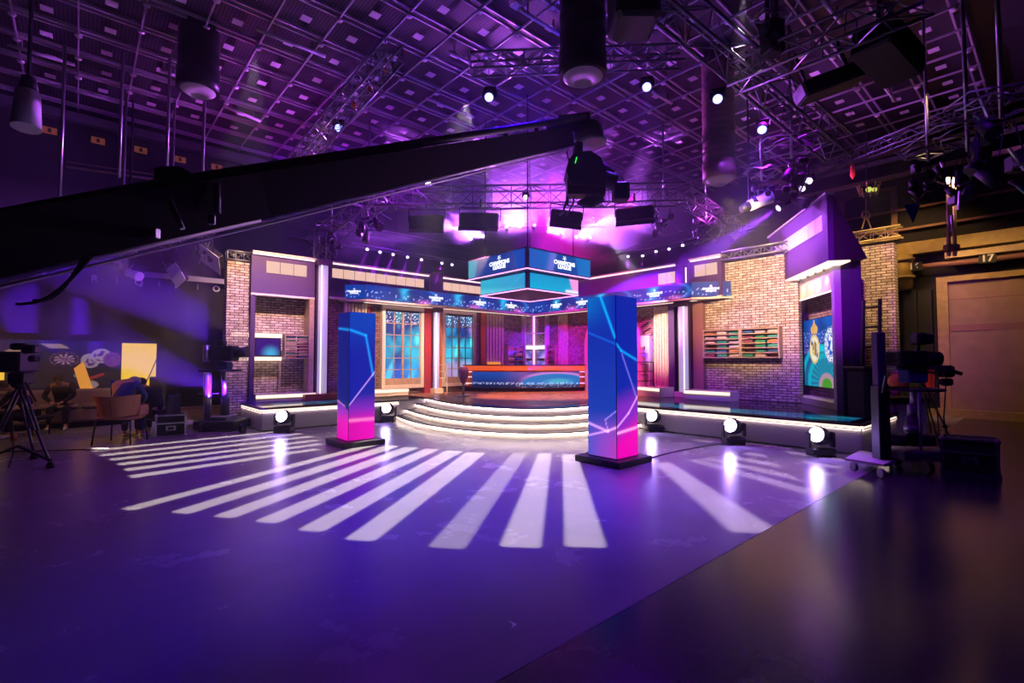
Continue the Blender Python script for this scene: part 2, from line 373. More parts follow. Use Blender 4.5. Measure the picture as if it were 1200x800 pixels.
def corr():
    m = mat('corrugated_ceiling', (.20,.17,.20), .55, .3); nt = m.node_tree; b = nt.nodes['Principled BSDF']
    tc = nt.nodes.new('ShaderNodeTexCoord'); wv = nt.nodes.new('ShaderNodeTexWave'); wv.inputs['Scale'].default_value = 5.5; wv.bands_direction = 'X'
    rp = nt.nodes.new('ShaderNodeValToRGB'); rp.color_ramp.elements[0].position = .35; rp.color_ramp.elements[0].color = (.025,.02,.03,1); rp.color_ramp.elements[1].position = .6; rp.color_ramp.elements[1].color = (.075,.06,.08,1)
    L = nt.links.new; L(tc.outputs['Object'], wv.inputs['Vector']); L(wv.outputs['Fac'], rp.inputs['Fac']); L(rp.outputs['Color'], b.inputs['Base Color'])
    return m
struct('ceiling', cm, corr(), A)
wm = MB(); wm.box(-6, 17.2, 15.6, 15.8, 0, 7.6); struct('wall_left', wm, M['wallb'], A)
wm = MB(); wm.box(17.0, 17.2, -6, 15.6, 0, 7.6); struct('wall_right', wm, M['wallb'], A)
tm = MB(); tm.box(-6, 17.0, 15.5, 15.6, 0, .22); struct('baseboard_left', tm, M['tan'], A)
tm = MB(); tm.box(-6, 17.0, 15.35, 15.6, 7.1, 7.3); struct('trim_1', tm, M['truss'], A)

# ceiling beams: pairs of channels one way, thin battens across, a plate in every cell
g = None
for k in range(17):
    v = 1.1+.9*k
    t = thing('ceiling_channel', 'twin steel ceiling channel running towards the far right corner of the studio', 'ceiling beam', (-2, v, 7.6), A, 'twin channels under the ceiling')
    for s in (-.07, .07): part('rail', MB().box(-2, 17, v+s-.016, v+s+.016, 7.5, 7.55), M['rail'], t)
for k in range(21):
    u = -1.0+.86*k
    t = solo('ceiling_batten', MB().box(u-.013, u+.013, 1, 15.6, 7.45, 7.49), M['rail'], 'thin steel ceiling batten crossing above the twin channels', 'ceiling beam', (u, 1, 7.43), A, 'thin battens under the ceiling')
pl0 = None; dt0 = None; n_pl = 0
for i in range(19):
    for k in range(15):
        u = -1.0+.86*(i+.5); v = 1.1+.9*(k+.5)
        X, Y, _ = s2w(u, v)
        if Y < 7.6 or abs(X) > Y*1.06+.3: continue
        if pl0 is None:
            pl0 = solo('ceiling_plate', MB().bbox(-.085, .085, -.085, .085, -.012, 0, .004), mat('pale_plate', (.8,.72,.74), .5), 'small pale square plate fixed to the corrugated ceiling', 'ceiling plate', (0,0,0), 0, 'square plates on the ceiling'); o = pl0
        else: o = dup(pl0)
        o.location = s2w(u+.02*math.sin(k*3+i), v, 7.49); o.rotation_euler = (0,0,A)
for i in range(19):
    for k in range(15):
        u = -1.0+.86*i; v = 1.1+.9*k
        X, Y, _ = s2w(u, v)
        if Y < 7.6 or abs(X) > Y*1.06+.3 or (i*7+k*3) % 5 == 0: continue
        if dt0 is None:
            dt0 = solo('ceiling_socket', MB().lathe([(.0,-.03),(.05,-.03),(.06,-.01),(.06,0)], n=10), mat('pale_socket', (.75,.68,.74), .5), 'small round pale hanging socket on a ceiling beam crossing', 'ceiling socket', (0,0,0), 0, 'round sockets at the ceiling crossings'); o = dt0
        else: o = dup(dt0)
        o.location = s2w(u, v, 7.43); o.rotation_euler = (0,0,A)

# ================================================================ the stage
ST = .48
def catmull(pts, n=10):
    out = []
    P = [pts[0]]+pts+[pts[-1]]
    for i in range(1, len(P)-2):
        p0, p1, p2, p3 = P[i-1], P[i], P[i+1], P[i+2]
        for j in range(n):
            t = j/n
            out.append(tuple(.5*((2*p1[k])+(-p0[k]+p2[k])*t+(2*p0[k]-5*p1[k]+4*p2[k]-p3[k])*t*t+(-p0[k]+3*p1[k]-3*p2[k]+p3[k])*t**3) for k in (0, 1)))
    out.append(tuple(pts[-1])); return out
base_uv = [(5.86,10.9),(5.62,9.9),(5.50,8.9),(5.62,7.8),(6.05,6.85),(6.75,6.25),(7.6,6.02),(8.4,6.02),(8.97,6.05)]
base_c = catmull(base_uv, 8)
def offset(c, d):
    out = []
    for i, p in enumerate(c):
        a = c[max(0, i-1)]; b = c[min(len(c)-1, i+1)]; tx, ty = b[0]-a[0], b[1]-a[1]; l = math.hypot(tx, ty)
        out.append((p[0]-ty/l*d, p[1]+tx/l*d))     # towards the inside of the stage
    out[0] = (out[0][0], 10.9); out[-1] = (8.97, out[-1][1]); return out
stage = thing('stage', 'wide cream stage of four curved lit steps carrying the presenting desk', 'stage', (7.2,8.0,0), A)
main = MB()
top_c = offset(base_c, .87)
poly = list(top_c)+[(8.97,2.11),(12.19,2.11),(12.19,12.59),(2.84,12.59),(2.84,10.87)]
part('deck', MB().prism(poly, .02, ST-.03), M['lilac'], stage)
def deck_mat():
    m = mat('stage_deck_gloss', (.55,.26,.16), .25, 0, .5, noise=.3, nscale=5); return m
inner = offset(base_c, 1.15)
polyi = list(inner)+[(9.6,7.2),(11.6,7.5),(12.19,8.0),(12.19,12.59),(6.9,12.59),(6.9,10.9)]
part('deck_top', MB().prism(poly, ST-.03, ST), M['glass'], stage)
part('wooden_floor', MB().prism(polyi, ST, ST+.006), deck_mat(), stage)
def ribbon(c, z0, z1, off=0):
    mb = MB()
    for i in range(len(c)-1):
        mb.face([(c[i][0],c[i][1],z0),(c[i+1][0],c[i+1][1],z0),(c[i+1][0],c[i+1][1],z1),(c[i][0],c[i][1],z1)], smooth=True)
    return mb
stepmat = mat('cream_step', (.86,.80,.76), .45)
for k in range(4):
    c = offset(base_c, .29*k); z1 = .12*(k+1)
    if k < 3:
        stp = part('step', MB().prism(list(c)+[(9.05,8.9),(8.6,10.95)], .0 if k == 0 else .12*k-.01, z1-.02), stepmat, stage)
        stp = part('tread', MB().prism(offset(c, -.055)+[(9.05,8.9),(8.6,10.95)], z1-.02, z1), M['darkwood'], stp)
    else:
        stp = stage; nos = part('nosing', MB().prism(offset(c, -.055)+offset(c, .05)[::-1], z1-.02, z1+.002), M['darkwood'], stage)
    part('light_strip', MB().prism(offset(c, -.045)+offset(c, -.02)[::-1], z1-.027, z1-.0205), M['led_step'], nos if k == 3 else stp.parent)
# side platforms: lit edge below a dark lip, pale front
def platform_front(pts):
    for (x0, y0), (x1, y1), nrm in pts:
        ox, oy = nrm
        def strip(d0, d1, z0, z1): return MB().prism([(x0+ox*d0,y0+oy*d0),(x1+ox*d0,y1+oy*d0),(x1+ox*d1,y1+oy*d1),(x0+ox*d1,y0+oy*d1)], z0, z1)
        part('lip', strip(-.01, .05, ST-.035, ST+.004), M['darkwood'], stage)
        part('light_strip', strip(-.01, .02, ST-.08, ST-.036), M['led_cream'], stage); part('downlight_strip', strip(.02, .035, ST-.097, ST-.09), M['led_lip'], stage)
        part('front_panel', strip(-.01, .012, .03, ST-.09), M['lilac'], stage)
        part('shadow_gap', strip(-.01, .045, ST-.09, ST-.08), M['darkwood'], stage)
platform_front([((2.84,10.87),(5.9,10.87),(0,-1)), ((2.84,12.5),(2.84,10.87),(-1,0)), ((8.97,6.1),(8.97,2.11),(-1,0)), ((8.97,2.11),(11.2,2.11),(0,-1))])
# glossy screens let into the platform tops
def cyan_pic(s, t):
    n = mn.noise(Vector((s*9, t*3, 1.7)))
    return mixc((.0,.05,.35), (.02,.42,.55), .5+.9*n+.2*math.sin(s*30))
pan = MB(); screen(pan, (9.15,2.3,ST+.004), (.0,4.2,0), (.75,0,0), 60, 6, cyan_pic)
t = thing('floor_screen', 'blue and cyan glowing screen let into the right platform top', 'floor screen', (9.15,2.3,ST), A)
part('picture', pan, picture_mat('floor_picture_right', .35, .08), t); part('frame', MB().box(9.08,9.97,2.22,6.6,ST,ST+.003), M['glass'], t)
pan = MB(); screen(pan, (3.2,11.1,ST+.004), (2.2,0,0), (0,.7,0), 30, 6, cyan_pic)
t = thing('floor_screen', 'blue glowing screen let into the left platform top', 'floor screen', (3.2,11.1,ST), A)
part('picture', pan, picture_mat('floor_picture_left', .3, .08), t); part('frame', MB().box(3.1,5.5,11.0,11.9,ST,ST+.003), M['glass'], t)

# cream lit plinths at the foot of the set walls
def plinth(label, poly, z0, z1, face):
    t = thing('light_plinth', label, 'plinth', (poly[0][0], poly[0][1], z0), A)
    part('body', MB().prism(poly, z0, z1), M['cream'], t)
    (x0,y0),(x1,y1),(nx,ny) = face
    mbx = MB().prism([(x0,y0),(x1,y1),(x1+nx*.02,y1+ny*.02),(x0+nx*.02,y0+ny*.02)], z1-.09, z1-.02)
    part('light_strip', mbx, M['led_cream'], t)
plinth('low glowing plinth under the left alcove screen', [(3.07,12.3),(4.42,12.3),(4.42,12.58),(3.07,12.58)], ST+.006, ST+.18, ((4.42,12.3),(3.07,12.3),(0,-1)))
plinth('low glowing plinth before the tall left window', [(5.2,12.05),(6.85,12.05),(6.85,12.3),(5.2,12.3)], ST+.006, ST+.2, ((6.85,12.05),(5.2,12.05),(0,-1)))
plinth('low glowing plinth left of the right lit column', [(11.2,6.95),(11.9,6.95),(11.9,8.35),(11.7,8.35)], ST+.006, ST+.26, ((11.2,6.95),(11.7,8.35),(-1,0)))
plinth('low rounded glowing plinth below the right brick wall', [(11.35,5.2),(11.8,5.2),(11.8,6.35),(11.35,6.35)], ST+.006, ST+.24, ((11.35,5.2),(11.35,6.35),(-1,0)))

# ================================================================ set walls; WL(u0,u1) on the left wing, WR(v0,v1) on the right wing
def LB(u0, u1, z0, z1, d0, d1, mb=None):            # box on the left wing, d = distance out of the wall
    return (mb or MB()).box(u0, u1, 12.6-d1, 12.6-d0, z0, z1)
def RB(v0, v1, z0, z1, d0, d1, mb=None):
    return (mb or MB()).box(12.2-d1, 12.2-d0, v0, v1, z0, z1)
Z0 = ST+.006
def wing(side):
    return (LB, lambda a, d, z: (a, 12.6-d, z)) if side == 'L' else (RB, lambda a, d, z: (12.2-d, a, z))
def wallpiece(side, name, a0, a1, z0, z1, d0, d1, m, label, cat='wall panel'):
    B, P = wing(side)
    return solo(name, B(a0, a1, z0, z1, d0, d1), m, label, cat, P(a0, d1, z0), A)
# the brick shells behind everything
wallpiece('L', 'brick_pier', 2.50, 2.96, 0, 3.72, -.3, .0, M['brick_l'], 'pale brick pier at the far left end of the set', 'brick pier')
wallpiece('L', 'brick_wall', 2.99, 4.45, Z0, 3.1, -.45, -.3, M['brick_l'], 'pale brick alcove wall behind the left shelf', 'brick wall')
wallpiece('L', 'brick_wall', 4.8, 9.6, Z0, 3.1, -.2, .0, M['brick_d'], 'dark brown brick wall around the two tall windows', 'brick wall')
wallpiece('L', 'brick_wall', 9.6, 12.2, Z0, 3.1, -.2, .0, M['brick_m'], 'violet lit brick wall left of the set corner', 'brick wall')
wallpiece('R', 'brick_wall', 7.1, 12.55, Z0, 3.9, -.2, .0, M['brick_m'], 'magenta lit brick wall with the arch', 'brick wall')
wallpiece('R', 'brick_wall', 4.0, 6.5, Z0, 3.9, -.2, .0, M['brick_l'], 'large pale brick wall between the right column and the screen booth', 'brick wall')
solo('brick_pier', MB().box(13.2,13.5,2.42,3.6,0,4.0), M['brick_l'], 'tall warm lit brick pier right of the screen booth', 'brick pier', (13.2,2.42,0), A)

def parapet(side, a0, a1, z0, z1, depth, label, wins, wz=(3.52,3.80), rev=False):
    B, P = wing(side)
    t = thing('parapet', label, 'set fascia', P(a0, depth, z0), A)
    part('board', B(a0, a1, z0, z1-.06, 0, depth), M['purple'], t)
    cap_ = part('cap', B(a0, a1, z1-.04, z1, 0, depth+.09), M['cream'], t)
    part('cap_light', B(a0+.02, a1-.02, z1-.075, z1-.041, depth, depth+.05), M['led_cap'], cap_)
    for (w0, w1, n) in wins:
        s = (w1-w0)/n
        for i in range(n): part('lit_window', B(w0+s*i+.008, w0+s*(i+1)-.008, wz[0], wz[1], depth, depth+.012), M['win'], t)
    part('lower_rail', B(a0, a1, z0-.05, z0, 0, depth+.02), M['cream'], t)
    return t
parapet('L', 2.97, 4.42, 3.02, 4.0, .12, 'purple fascia with three lit windows at the left end of the set', [(3.28,4.22,3)])
parapet('L', 4.78, 7.75, 3.08, 4.0, .12, 'long purple fascia with nine lit windows above the left banner', [(4.85,7.58,9)], (3.58,3.82))
parapet('L', 8.2, 9.85, 3.08, 4.0, .12, 'purple fascia with five lit windows left of the hanging video cube', [(8.25,9.77,5)], (3.58,3.82))
parapet('R', 7.55, 10.6, 3.08, 4.08, .12, 'dark magenta fascia without windows right of the hanging video cube', [])
parapet('R', 6.93, 7.55, 3.08, 4.08, .12, 'magenta fascia with two lit windows left of the right column', [(6.97,7.5,2)], (3.55,3.86))
parapet('R', 5.66, 6.5, 3.08, 4.1, .2, 'magenta fascia with two lit windows at the right end of the banner', [(5.76,6.38,2)], (3.62,3.92))
wallpiece('L', 'pillar_head', 7.76, 8.19, 3.08, 4.06, 0, .2, M['purple'], 'magenta pillar head between the two left fascias', 'pillar head')
wallpiece('R', 'pillar_head', 6.51, 6.92, 3.08, 4.06, 0, .2, M['purple'], 'magenta pillar head above the right lit column', 'pillar head')
# left alcove frame
t = thing('alcove_frame', 'dark purple frame around the left brick alcove', 'frame', (2.97,12.48,Z0), A)
part('post', LB(2.97, 3.07, Z0, 2.97, 0, .12), M['purple'], t); part('post', LB(4.3, 4.42, Z0, 2.97, -.25, .12), M['tan'], t)
part('sill', LB(3.07, 4.3, Z0, Z0+.03, -.28, .1), M['cream'], t)
# columns with a neon tube
def column(side, a0, a1, z1, d, label, neon_at, z0=Z0):
    B, P = wing(side)
    t = thing('lit_column', label, 'column', P(a0, d, z0), A)
    w = a1-a0
    part('casing', B(a0, a1, z0, z1, 0, d-.1), M['darkwood'], t)
    n = neon_at
    ca = a0+w*(.5)
    mb = MB(); c = P(ca, d-.1, 0)
    mb.lathe([(w*.36, z0+.12), (w*.36, z1-.12)], (c[0], c[1], 0), 20); part('round_panel', mb, M['neon_glow'], t)  # light of the neon tube on the panel is put in as emission
    mb = MB(); c = P(a0+w*n, d+.03, 0); mb.lathe([(.010, z0+.14), (.010, z1-.14)], (c[0], c[1], 0), 8); part('neon_tube', mb, M['neon'], t)
    part('foot', B(a0-.02, a1+.02, z0, z0+.14, 0, d+.06), M['cream'], t)
    part('head', B(a0-.02, a1+.02, z1-.14, z1, 0, d+.04), M['darkwood'], t)
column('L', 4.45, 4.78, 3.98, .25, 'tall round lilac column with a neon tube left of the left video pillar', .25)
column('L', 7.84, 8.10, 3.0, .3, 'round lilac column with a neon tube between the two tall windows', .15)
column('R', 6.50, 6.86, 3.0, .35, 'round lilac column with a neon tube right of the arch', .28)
part('upper_tube', RB(6.6, 6.62, 3.5, 3.9, .21, .23), M['neon'], bpy.data.objects['pillar_head.001'])
# coloured and slatted panels
def slats(side, a0, a1, z0, z1, n, label):
    B, P = wing(side)
    t = thing('slatted_panel', label, 'wall panel', P(a0, .1, z0), A)
    part('backing', B(a0, a1, z0, z1, 0, .03), M['brown'], t)
    mb = MB(); s = (a1-a0)/n
    for i in range(n): B(a0+s*i+s*.12, a0+s*(i+1)-s*.12, z0+.02, z1-.02, .03, .09, mb)
    part('slats', mb, M['slat'], t)
slats('L', 5.2, 5.85, Z0+.1, 2.98, 7, 'pale slatted panel behind the left video pillar')
slats('L', 9.95, 10.72, Z0+.1, 2.98, 6, 'pale slatted panel right of the second tall window')
slats('R', 10.92, 11.36, Z0+.1, 2.98, 4, 'pale slatted panel right of the corner shelves')
slats('R', 7.18, 7.68, Z0+.1, 2.95, 6, 'pale slatted panel between the arch and the right column')
wallpiece('L', 'red_panel', 7.62, 7.84, Z0, 3.0, 0, .12, M['red'], 'narrow deep red panel right of the first tall window', 'wall panel')
wallpiece('L', 'orange_panel', 8.12, 8.24, Z0, 3.0, 0, .1, M['orange'], 'thin orange panel left of the second tall window', 'wall panel')
wallpiece('L', 'orange_panel', 9.72, 9.93, Z0, 3.0, 0, .1, M['orange'], 'narrow orange panel left of the slats', 'wall panel')
wallpiece('L', 'red_panel', 5.86, 5.93, Z0, 3.0, 0, .1, M['red'], 'thin red panel beside the left slats', 'wall panel')
wallpiece('R', 'magenta_panel', 6.98, 7.16, Z0, 3.0, 0, .2, M['purple'], 'magenta panel left of the right column', 'wall panel')
wallpiece('R', 'brown_panel', 6.2, 6.48, Z0, 3.0, 0, .14, M['brown'], 'brown upright panel right of the right column', 'wall panel')
# the two tall windows: frame, glazing bars, picture behind
def stadium_pic(seed, pink):
    def fn(s, t):
        n = mn.noise(Vector((s*2.4+seed, t*3.2, seed))); n2 = mn.noise(Vector((s*7+seed, t*9, 4+seed)))
        c = mixc((.0,.03,.20), (.02,.42,.60), .45+1.1*n+.4*n2)
        c = mixc(c, (.10,.75,.75), sstep(.25, .6, mn.noise(Vector((s*3-t*2+seed, t*2.5+s, 9)))))
        if t > .8: c = mixc(c, (.01,.02,.12), .7)
        if t > .82 and mn.noise(Vector((s*30+seed, t*40, 2))) > .25: c = addc(c, (.7,.7,.8))
        if pink: c = mixc(c, (.8,.2,.65), sstep(.1,.45, mn.noise(Vector((s*2+3, t*2, 7))))*sstep(.4,.8,s)); c = mixc(c, (.35,.22,.42), sstep(.35,.2,t)*.8)
        else: c = mixc(c, (.02,.15,.7), sstep(.4,.1,t)*.5)
        return c
    return fn
def tall_window(a0, a1, z0, z1, label, seed, pink):
    t = thing('tall_window', label, 'window', (a0, 12.5, z0), A)
    f = .1
    fr = MB(); LB(a0, a0+f, z0, z1, 0, .12, fr); LB(a1-f, a1, z0, z1, 0, .12, fr); LB(a0+f, a1-f, z1-f, z1, 0, .12, fr); LB(a0+f, a1-f, z0, z0+f, 0, .12, fr)
    part('frame', fr, M['cream'], t)
    b0, b1, y0, y1 = a0+f+.02, a1-f-.02, z0+f+.1, z1-f-.06
    sash = part('sash', LB(a0+f, a1-f, z0+f, y0+.08, .0, .07), M['tan'], t)
    pm = MB(); screen(pm, (b0, 12.6-.03, y0), (b1-b0,0,0), (0,0,y1-y0), 40, 80, stadium_pic(seed, pink)); part('picture', pm, picture_mat('window_picture', 1.5), sash)
    bars = MB()
    for i in (1, 3): x = b0+(b1-b0)*i/4; LB(x-.012, x+.012, y0, y1, .03, .06, bars)
    x = (b0+b1)/2; LB(x-.03, x+.03, y0, y1, .03, .08, bars)
    for j in range(1, 6): z = y0+(y1-y0)*j/6; LB(b0, b1, z-.012, z+.012, .03, .06, bars)
    part('glazing_bars', bars, M['tan'], sash)
tall_window(6.27, 7.60, .66, 2.98, 'first tall window with glazing bars, left of the neon column, showing a blue stadium', 1.3, False)
tall_window(8.26, 9.52, .66, 2.98, 'second tall window with glazing bars, beside the desk, showing a cyan and pink stadium', 5.1, True)

# shelves with flat folded things
item_cols = [(.02,.28,.14),(.55,.22,.08),(.03,.20,.12),(.62,.45,.30),(.25,.05,.08),(.04,.10,.22),(.5,.42,.36),(.06,.35,.2)]
item_m = [mat('folded_scarf_cloth_%d' % i, c, .8) for i, c in enumerate(item_cols)]
item_n = ['green','orange','dark green','sand','maroon','navy','beige','mint']
def shelf(side, a0, a1, z0, z1, rows, label, cols, depth=.22, back=M['brown'], group='scarves'):
    B, P = wing(side)
    t = thing('wall_shelf', label, 'shelf', P(a0, depth, z0), A)
    if back: part('backing', B(a0, a1, z0, z1, 0, .02), back, t)
    h = (z1-z0)/rows
    for i in range(rows+1): part('board', B(a0, a1, z0+h*i-.012, z0+h*i+.012, .02, depth), M['tan'], t)
    for x in (a0, a1): part('upright', B(x-.015, x+.015, z0-.02, z1+.02, .02, depth+.01), M['tan'], t)
    rnd = random.Random(int(a0*100))
    w = (a1-a0)/cols
    for i in range(rows):
        for j in range(cols):
            k = rnd.randrange(8)
            if rnd.random() < .12: continue
            x0 = a0+w*j+.03; x1 = a0+w*(j+1)-.03; hh = h*(.35+.3*rnd.random())
            mb = MB()
            c0 = P(x0, depth-.02, z0+h*i+.012); c1 = P(x1, .04, z0+h*i+.012+hh)
            mb.bbox(c0[0], c1[0], c0[1], c1[1], c0[2], c1[2], .015)
            solo('folded_scarf', mb, item_m[k], '%s folded scarf, %s board up, %s pile, %s' % (item_n[k], ['lowest','second','third','fourth','fifth','sixth','topmost'][i], (['left','right'] if cols == 2 else ['left','middle','right'] if cols == 3 else ['only'])[j if side == 'L' else cols-1-j], group), 'scarf', c0, A, 'folded scarves on the %s' % group)
shelf('L', 3.72, 4.28, 1.5, 2.05, 7, 'narrow shelf of folded scarves in the left brick alcove', 2, .2, None, 'narrow alcove shelf')
for ob in [o for o in COL.objects if o.get('label','').startswith('narrow shelf of')]: pass
shelf('R', 4.35, 5.2, 1.52, 2.2, 6, 'right half of the scarf shelves on the pale brick wall', 3, .22, M['brown'], 'right half of the brick wall shelves')
shelf('R', 5.24, 6.15, 1.52, 2.2, 6, 'left half of the scarf shelves on the pale brick wall', 3, .22, M['brown'], 'left half of the brick wall shelves')
shelf('L', 10.8, 11.5, 1.1, 1.95, 5, 'small scarf shelf left of the set corner', 2, .2, M['pinkw'], 'shelf left of the set corner')
shelf('R', 11.4, 11.75, 1.1, 1.95, 5, 'small scarf shelf right of the set corner', 1, .2, M['pinkw'], 'shelf right of the set corner')
for nm, a, sd in (('slim pink shelf post standing left of the set corner', 11.55, 'L'), ('slim pink shelf post standing right of the set corner', 11.8, 'R')):
    wallpiece(sd, 'shelf_post', a-.02, a+.02, Z0, 3.0, .05, .25, M['pinkw'], nm, 'post')
solo('shelf_post', MB().box(12.1,12.15,12.5,12.55,Z0,3.0), M['led_pink'], 'slim pink lit post standing exactly in the set corner', 'post', (12.1,12.5,Z0), A)
# four little corner screens in a white lit surround
def tv(side, a0, a1, z0, z1, label, fn, d=.06, edge=None):
    B, P = wing(side)
    t = thing('wall_screen', label, 'screen', P(a0, d, z0), A)
    cas = part('casing', B(a0, a1, z0, z1, .0, d), edge or M['black'], t)
    pm = MB(); o = P(a0+.02, d+.003, z0+.02); e = P(a1-.02, d+.003, z0+.02)
    screen(pm, o, (e[0]-o[0], e[1]-o[1], 0), (0,0,z1-z0-.04), 12, 8, fn); part('picture', pm, M['pic'], cas)
wl = lambda s, t: mixc((.10,.08,.45), (.55,.35,.85), .5+.5*math.sin(s*4+t*3))
for nm, sd, a0, a1, z0, z1 in (('lower left of the four violet corner screens', 'L', 11.62, 12.05, 1.15, 1.45), ('upper left of the four violet corner screens', 'L', 11.62, 12.05, 1.5, 1.8),
                               ('lower right of the four violet corner screens', 'R', 11.9, 12.4, 1.15, 1.45), ('upper right of the four violet corner screens', 'R', 11.9, 12.4, 1.5, 1.8)):
    tv(sd, a0, a1, z0, z1, nm, wl)
for nm, sd, a0, a1 in (('white lit rail under the left corner screens', 'L', 11.57, 12.1), ('white lit rail under the right corner screens', 'R', 11.85, 12.5)):
    wallpiece(sd, 'light_rail', a0, a1, 1.03, 1.12, .02, .2, M['letter'], nm, 'light rail'); wallpiece(sd, 'light_rail', a0, a1, 1.84, 1.96, .02, .2, M['letter'], nm.replace('under','over'), 'light rail')
wallpiece('L', 'shelf_rail', 11.55, 12.1, 2.38, 2.41, .02, .2, M['pinkw'], 'thin pink shelf rail high left of the set corner', 'shelf')
wallpiece('R', 'shelf_rail', 11.8, 12.5, 2.38, 2.41, .02, .2, M['pinkw'], 'thin pink shelf rail high right of the set corner', 'shelf')
# the left alcove screen between two light rails
def blue_blob(s, t): return mixc((.03,.0,.18), (.05,.45,.75), sstep(.5,.0, math.hypot(s-.6, (t-.1)*.8))*1.0)
tt = wallpiece('L', 'light_rail', 2.6, 3.7, 2.0, 2.09, -.28, .0, M['led_cream'], 'bright rail above the left alcove screen', 'light rail')
tt = wallpiece('L', 'light_rail', 2.6, 3.7, 1.44, 1.53, -.28, .0, M['led_cream'], 'bright rail below the left alcove screen', 'light rail')
tv('L', 3.1, 3.66, 1.55, 1.98, 'dark blue screen in the left brick alcove', blue_blob)
wallpiece('L', 'shelf_prop', 3.66, 3.69, Z0, 1.44, -.05, .0, M['tan'], 'thin wooden upright below the alcove shelf', 'post')
wallpiece('L', 'bench', 4.1, 5.0, Z0, Z0+.14, .12, .5, M['wood'], 'low wooden block at the foot of the left column', 'block')
# arch
def arch():
    vc, zs, ro, ri = 9.12, 1.93, 1.06, .93
    t = thing('arch', 'cream arched opening in the magenta brick wall, mostly behind the right video pillar', 'arch', (12.1, vc, Z0), A)
    mb = MB(); N = 20
    def prof(r): return [(vc-r, Z0)]+[(vc+r*math.cos(PI-PI*i/N)*1, zs+r*math.sin(PI*i/N)) for i in range(N+1)]+[(vc+r, Z0)]
    o, i_ = prof(ro), prof(ri)
    for k in range(len(o)-1):
        for x0, x1 in ((12.08, 12.2),):
            a, b, c, d = o[k], o[k+1], i_[k+1], i_[k]
            mb.face([(x0,a[0],a[1]),(x0,b[0],b[1]),(x0,c[0],c[1]),(x0,d[0],d[1])])
            mb.face([(x0,d[0],d[1]),(x0,c[0],c[1]),(x1,c[0],c[1]),(x1,d[0],d[1])])
            mb.face([(x0,b[0],b[1]),(x0,a[0],a[1]),(x1,a[0],a[1]),(x1,b[0],b[1])])
    part('trim', mb, M['cream'], t)
    mb = MB()
    mb.face([(12.19, p[0], p[1]) for p in i_]); part('inner_wall', mb, M['led_pink'] if False else M['lilac'], t)
    mb = MB()
    for k in range(23):
        th = PI*(k+.5)/23; c, s_ = math.cos(th), math.sin(th)
        p = Vector((12.17, vc+1.12*c, zs+1.12*s_)); q = Vector((12.17, vc+1.38*c, zs+1.38*s_)); mb.bar(p, q, .05, .05)
    part('brick_voussoirs', mb, M['brick_m'], t)
arch()
wallpiece('R', 'niche_shelf', 7.75, 8.02, Z0, 2.15, 0, .2, M['pinkw'], 'pale pink display niche right of the arch', 'shelf')
tro = None
for k, (zz) in enumerate((.75, 1.05, 1.35, 1.65)):
    mb = MB().lathe([(.035,0),(.035,.02),(.012,.04),(.012,.08),(.05,.12),(.055,.17),(.05,.19)], (0,0,0), 10)
    t = solo('small_trophy', mb, M['gold'], 'small gold trophy %s in the niche right of the arch' % ['on the lowest ledge','on the second lowest ledge','on the second highest ledge','on the highest ledge'][k], 'trophy', (0,0,0), 0)
    t.location = s2w(11.93, 7.9, zz+.008)
    wallpiece('R', 'ledge', 7.78, 7.99, zz-.015, zz, .2, .33, M['darkwood'], 'dark ledge %s of the pale niche' % ['lowest','second lowest','second highest','highest'][k], 'ledge')

# ================================================================ the banner
def band_pic(s, t, W):
    x = s*W
    c = mixc((.001,.012,.16), (.001,.045,.36), .5+1.2*mn.noise(Vector((x*.9, t*.6, 3))))
    for cx0 in (1.0, 4.6, 2.8, 8.0, 6.3):
        dd = abs((x-cx0)-.35*(t-.3)-.12*math.sin(t*5))
        c = addc(c, (.0,.45,.62), math.exp(-(dd/.13)**2)*(.35+.65*t))
        dd = abs(math.hypot(x-cx0-.6, (t-.5)*.9)-.55)
        c = addc(c, (.02,.20,.5), math.exp(-(dd/.06)**2)*.7)
        c = addc(c, (.75,.12,.5), math.exp(-(math.hypot((x-cx0-.75)*.8, (t-.05)*.9)/.16)**2))
    if t < .62 and mn.noise(Vector((x*16, t*11, 5))) > .42: c = addc(c, (.5,.6,.9))
    return c
logo_proto = None
def starball(mb, c, r, ax, up):
    """a ball of small stars: five-pointed pieces in a ring with one in the middle"""
    c = Vector(c); ax = Vector(ax); up = Vector(up); nrm = ax.cross(up)
    def star(cc, rr, rot):
        pts = []
        for i in range(10):
            q = rr if i % 2 == 0 else rr*.45; th = rot+PI*i/5+PI/2
            pts.append(cc+ax*(q*math.cos(th))+up*(q*math.sin(th)))
        for i in range(10): mb.face([cc, pts[i], pts[(i+1)%10]])
    star(c, r*.42, 0)
    for i in range(5):
        th = PI/2+2*PI*(i+.5)/5; star(c+ax*(r*.68*math.cos(th))+up*(r*.60*math.sin(th)), r*.34, th-PI/2)
def logo(parent, c, ax, nrm, size, yaw):
    """CHAMPIONS LEAGUE with the star ball above; c in the parent's frame, drawn on the plane with normal nrm"""
    off = Vector(BASE[parent.name]); c = Vector(c); nrm = Vector(nrm)
    p = c+nrm*.012-off
    mb = MB(); starball(mb, c+nrm*.012+Vector((0,0,size*1.22)), size*.55, ax, (0,0,1)); part('star_ball', mb, M['letter'], parent)
    text('lettering', 'CHAMPIONS\nLEAGUE', size, p+Vector((0,0,-size*.12)), (PI/2,0,yaw), M['letter'], parent, .004)
ban = thing('led_banner', 'long blue led banner wrapping the whole set front, with white wordmarks', 'led banner', (8,12,3.05), A)
zb0, zb1 = 3.05, 3.44
uL0, vB, uB, vR0 = 5.62, 12.1, 11.67, 6.29
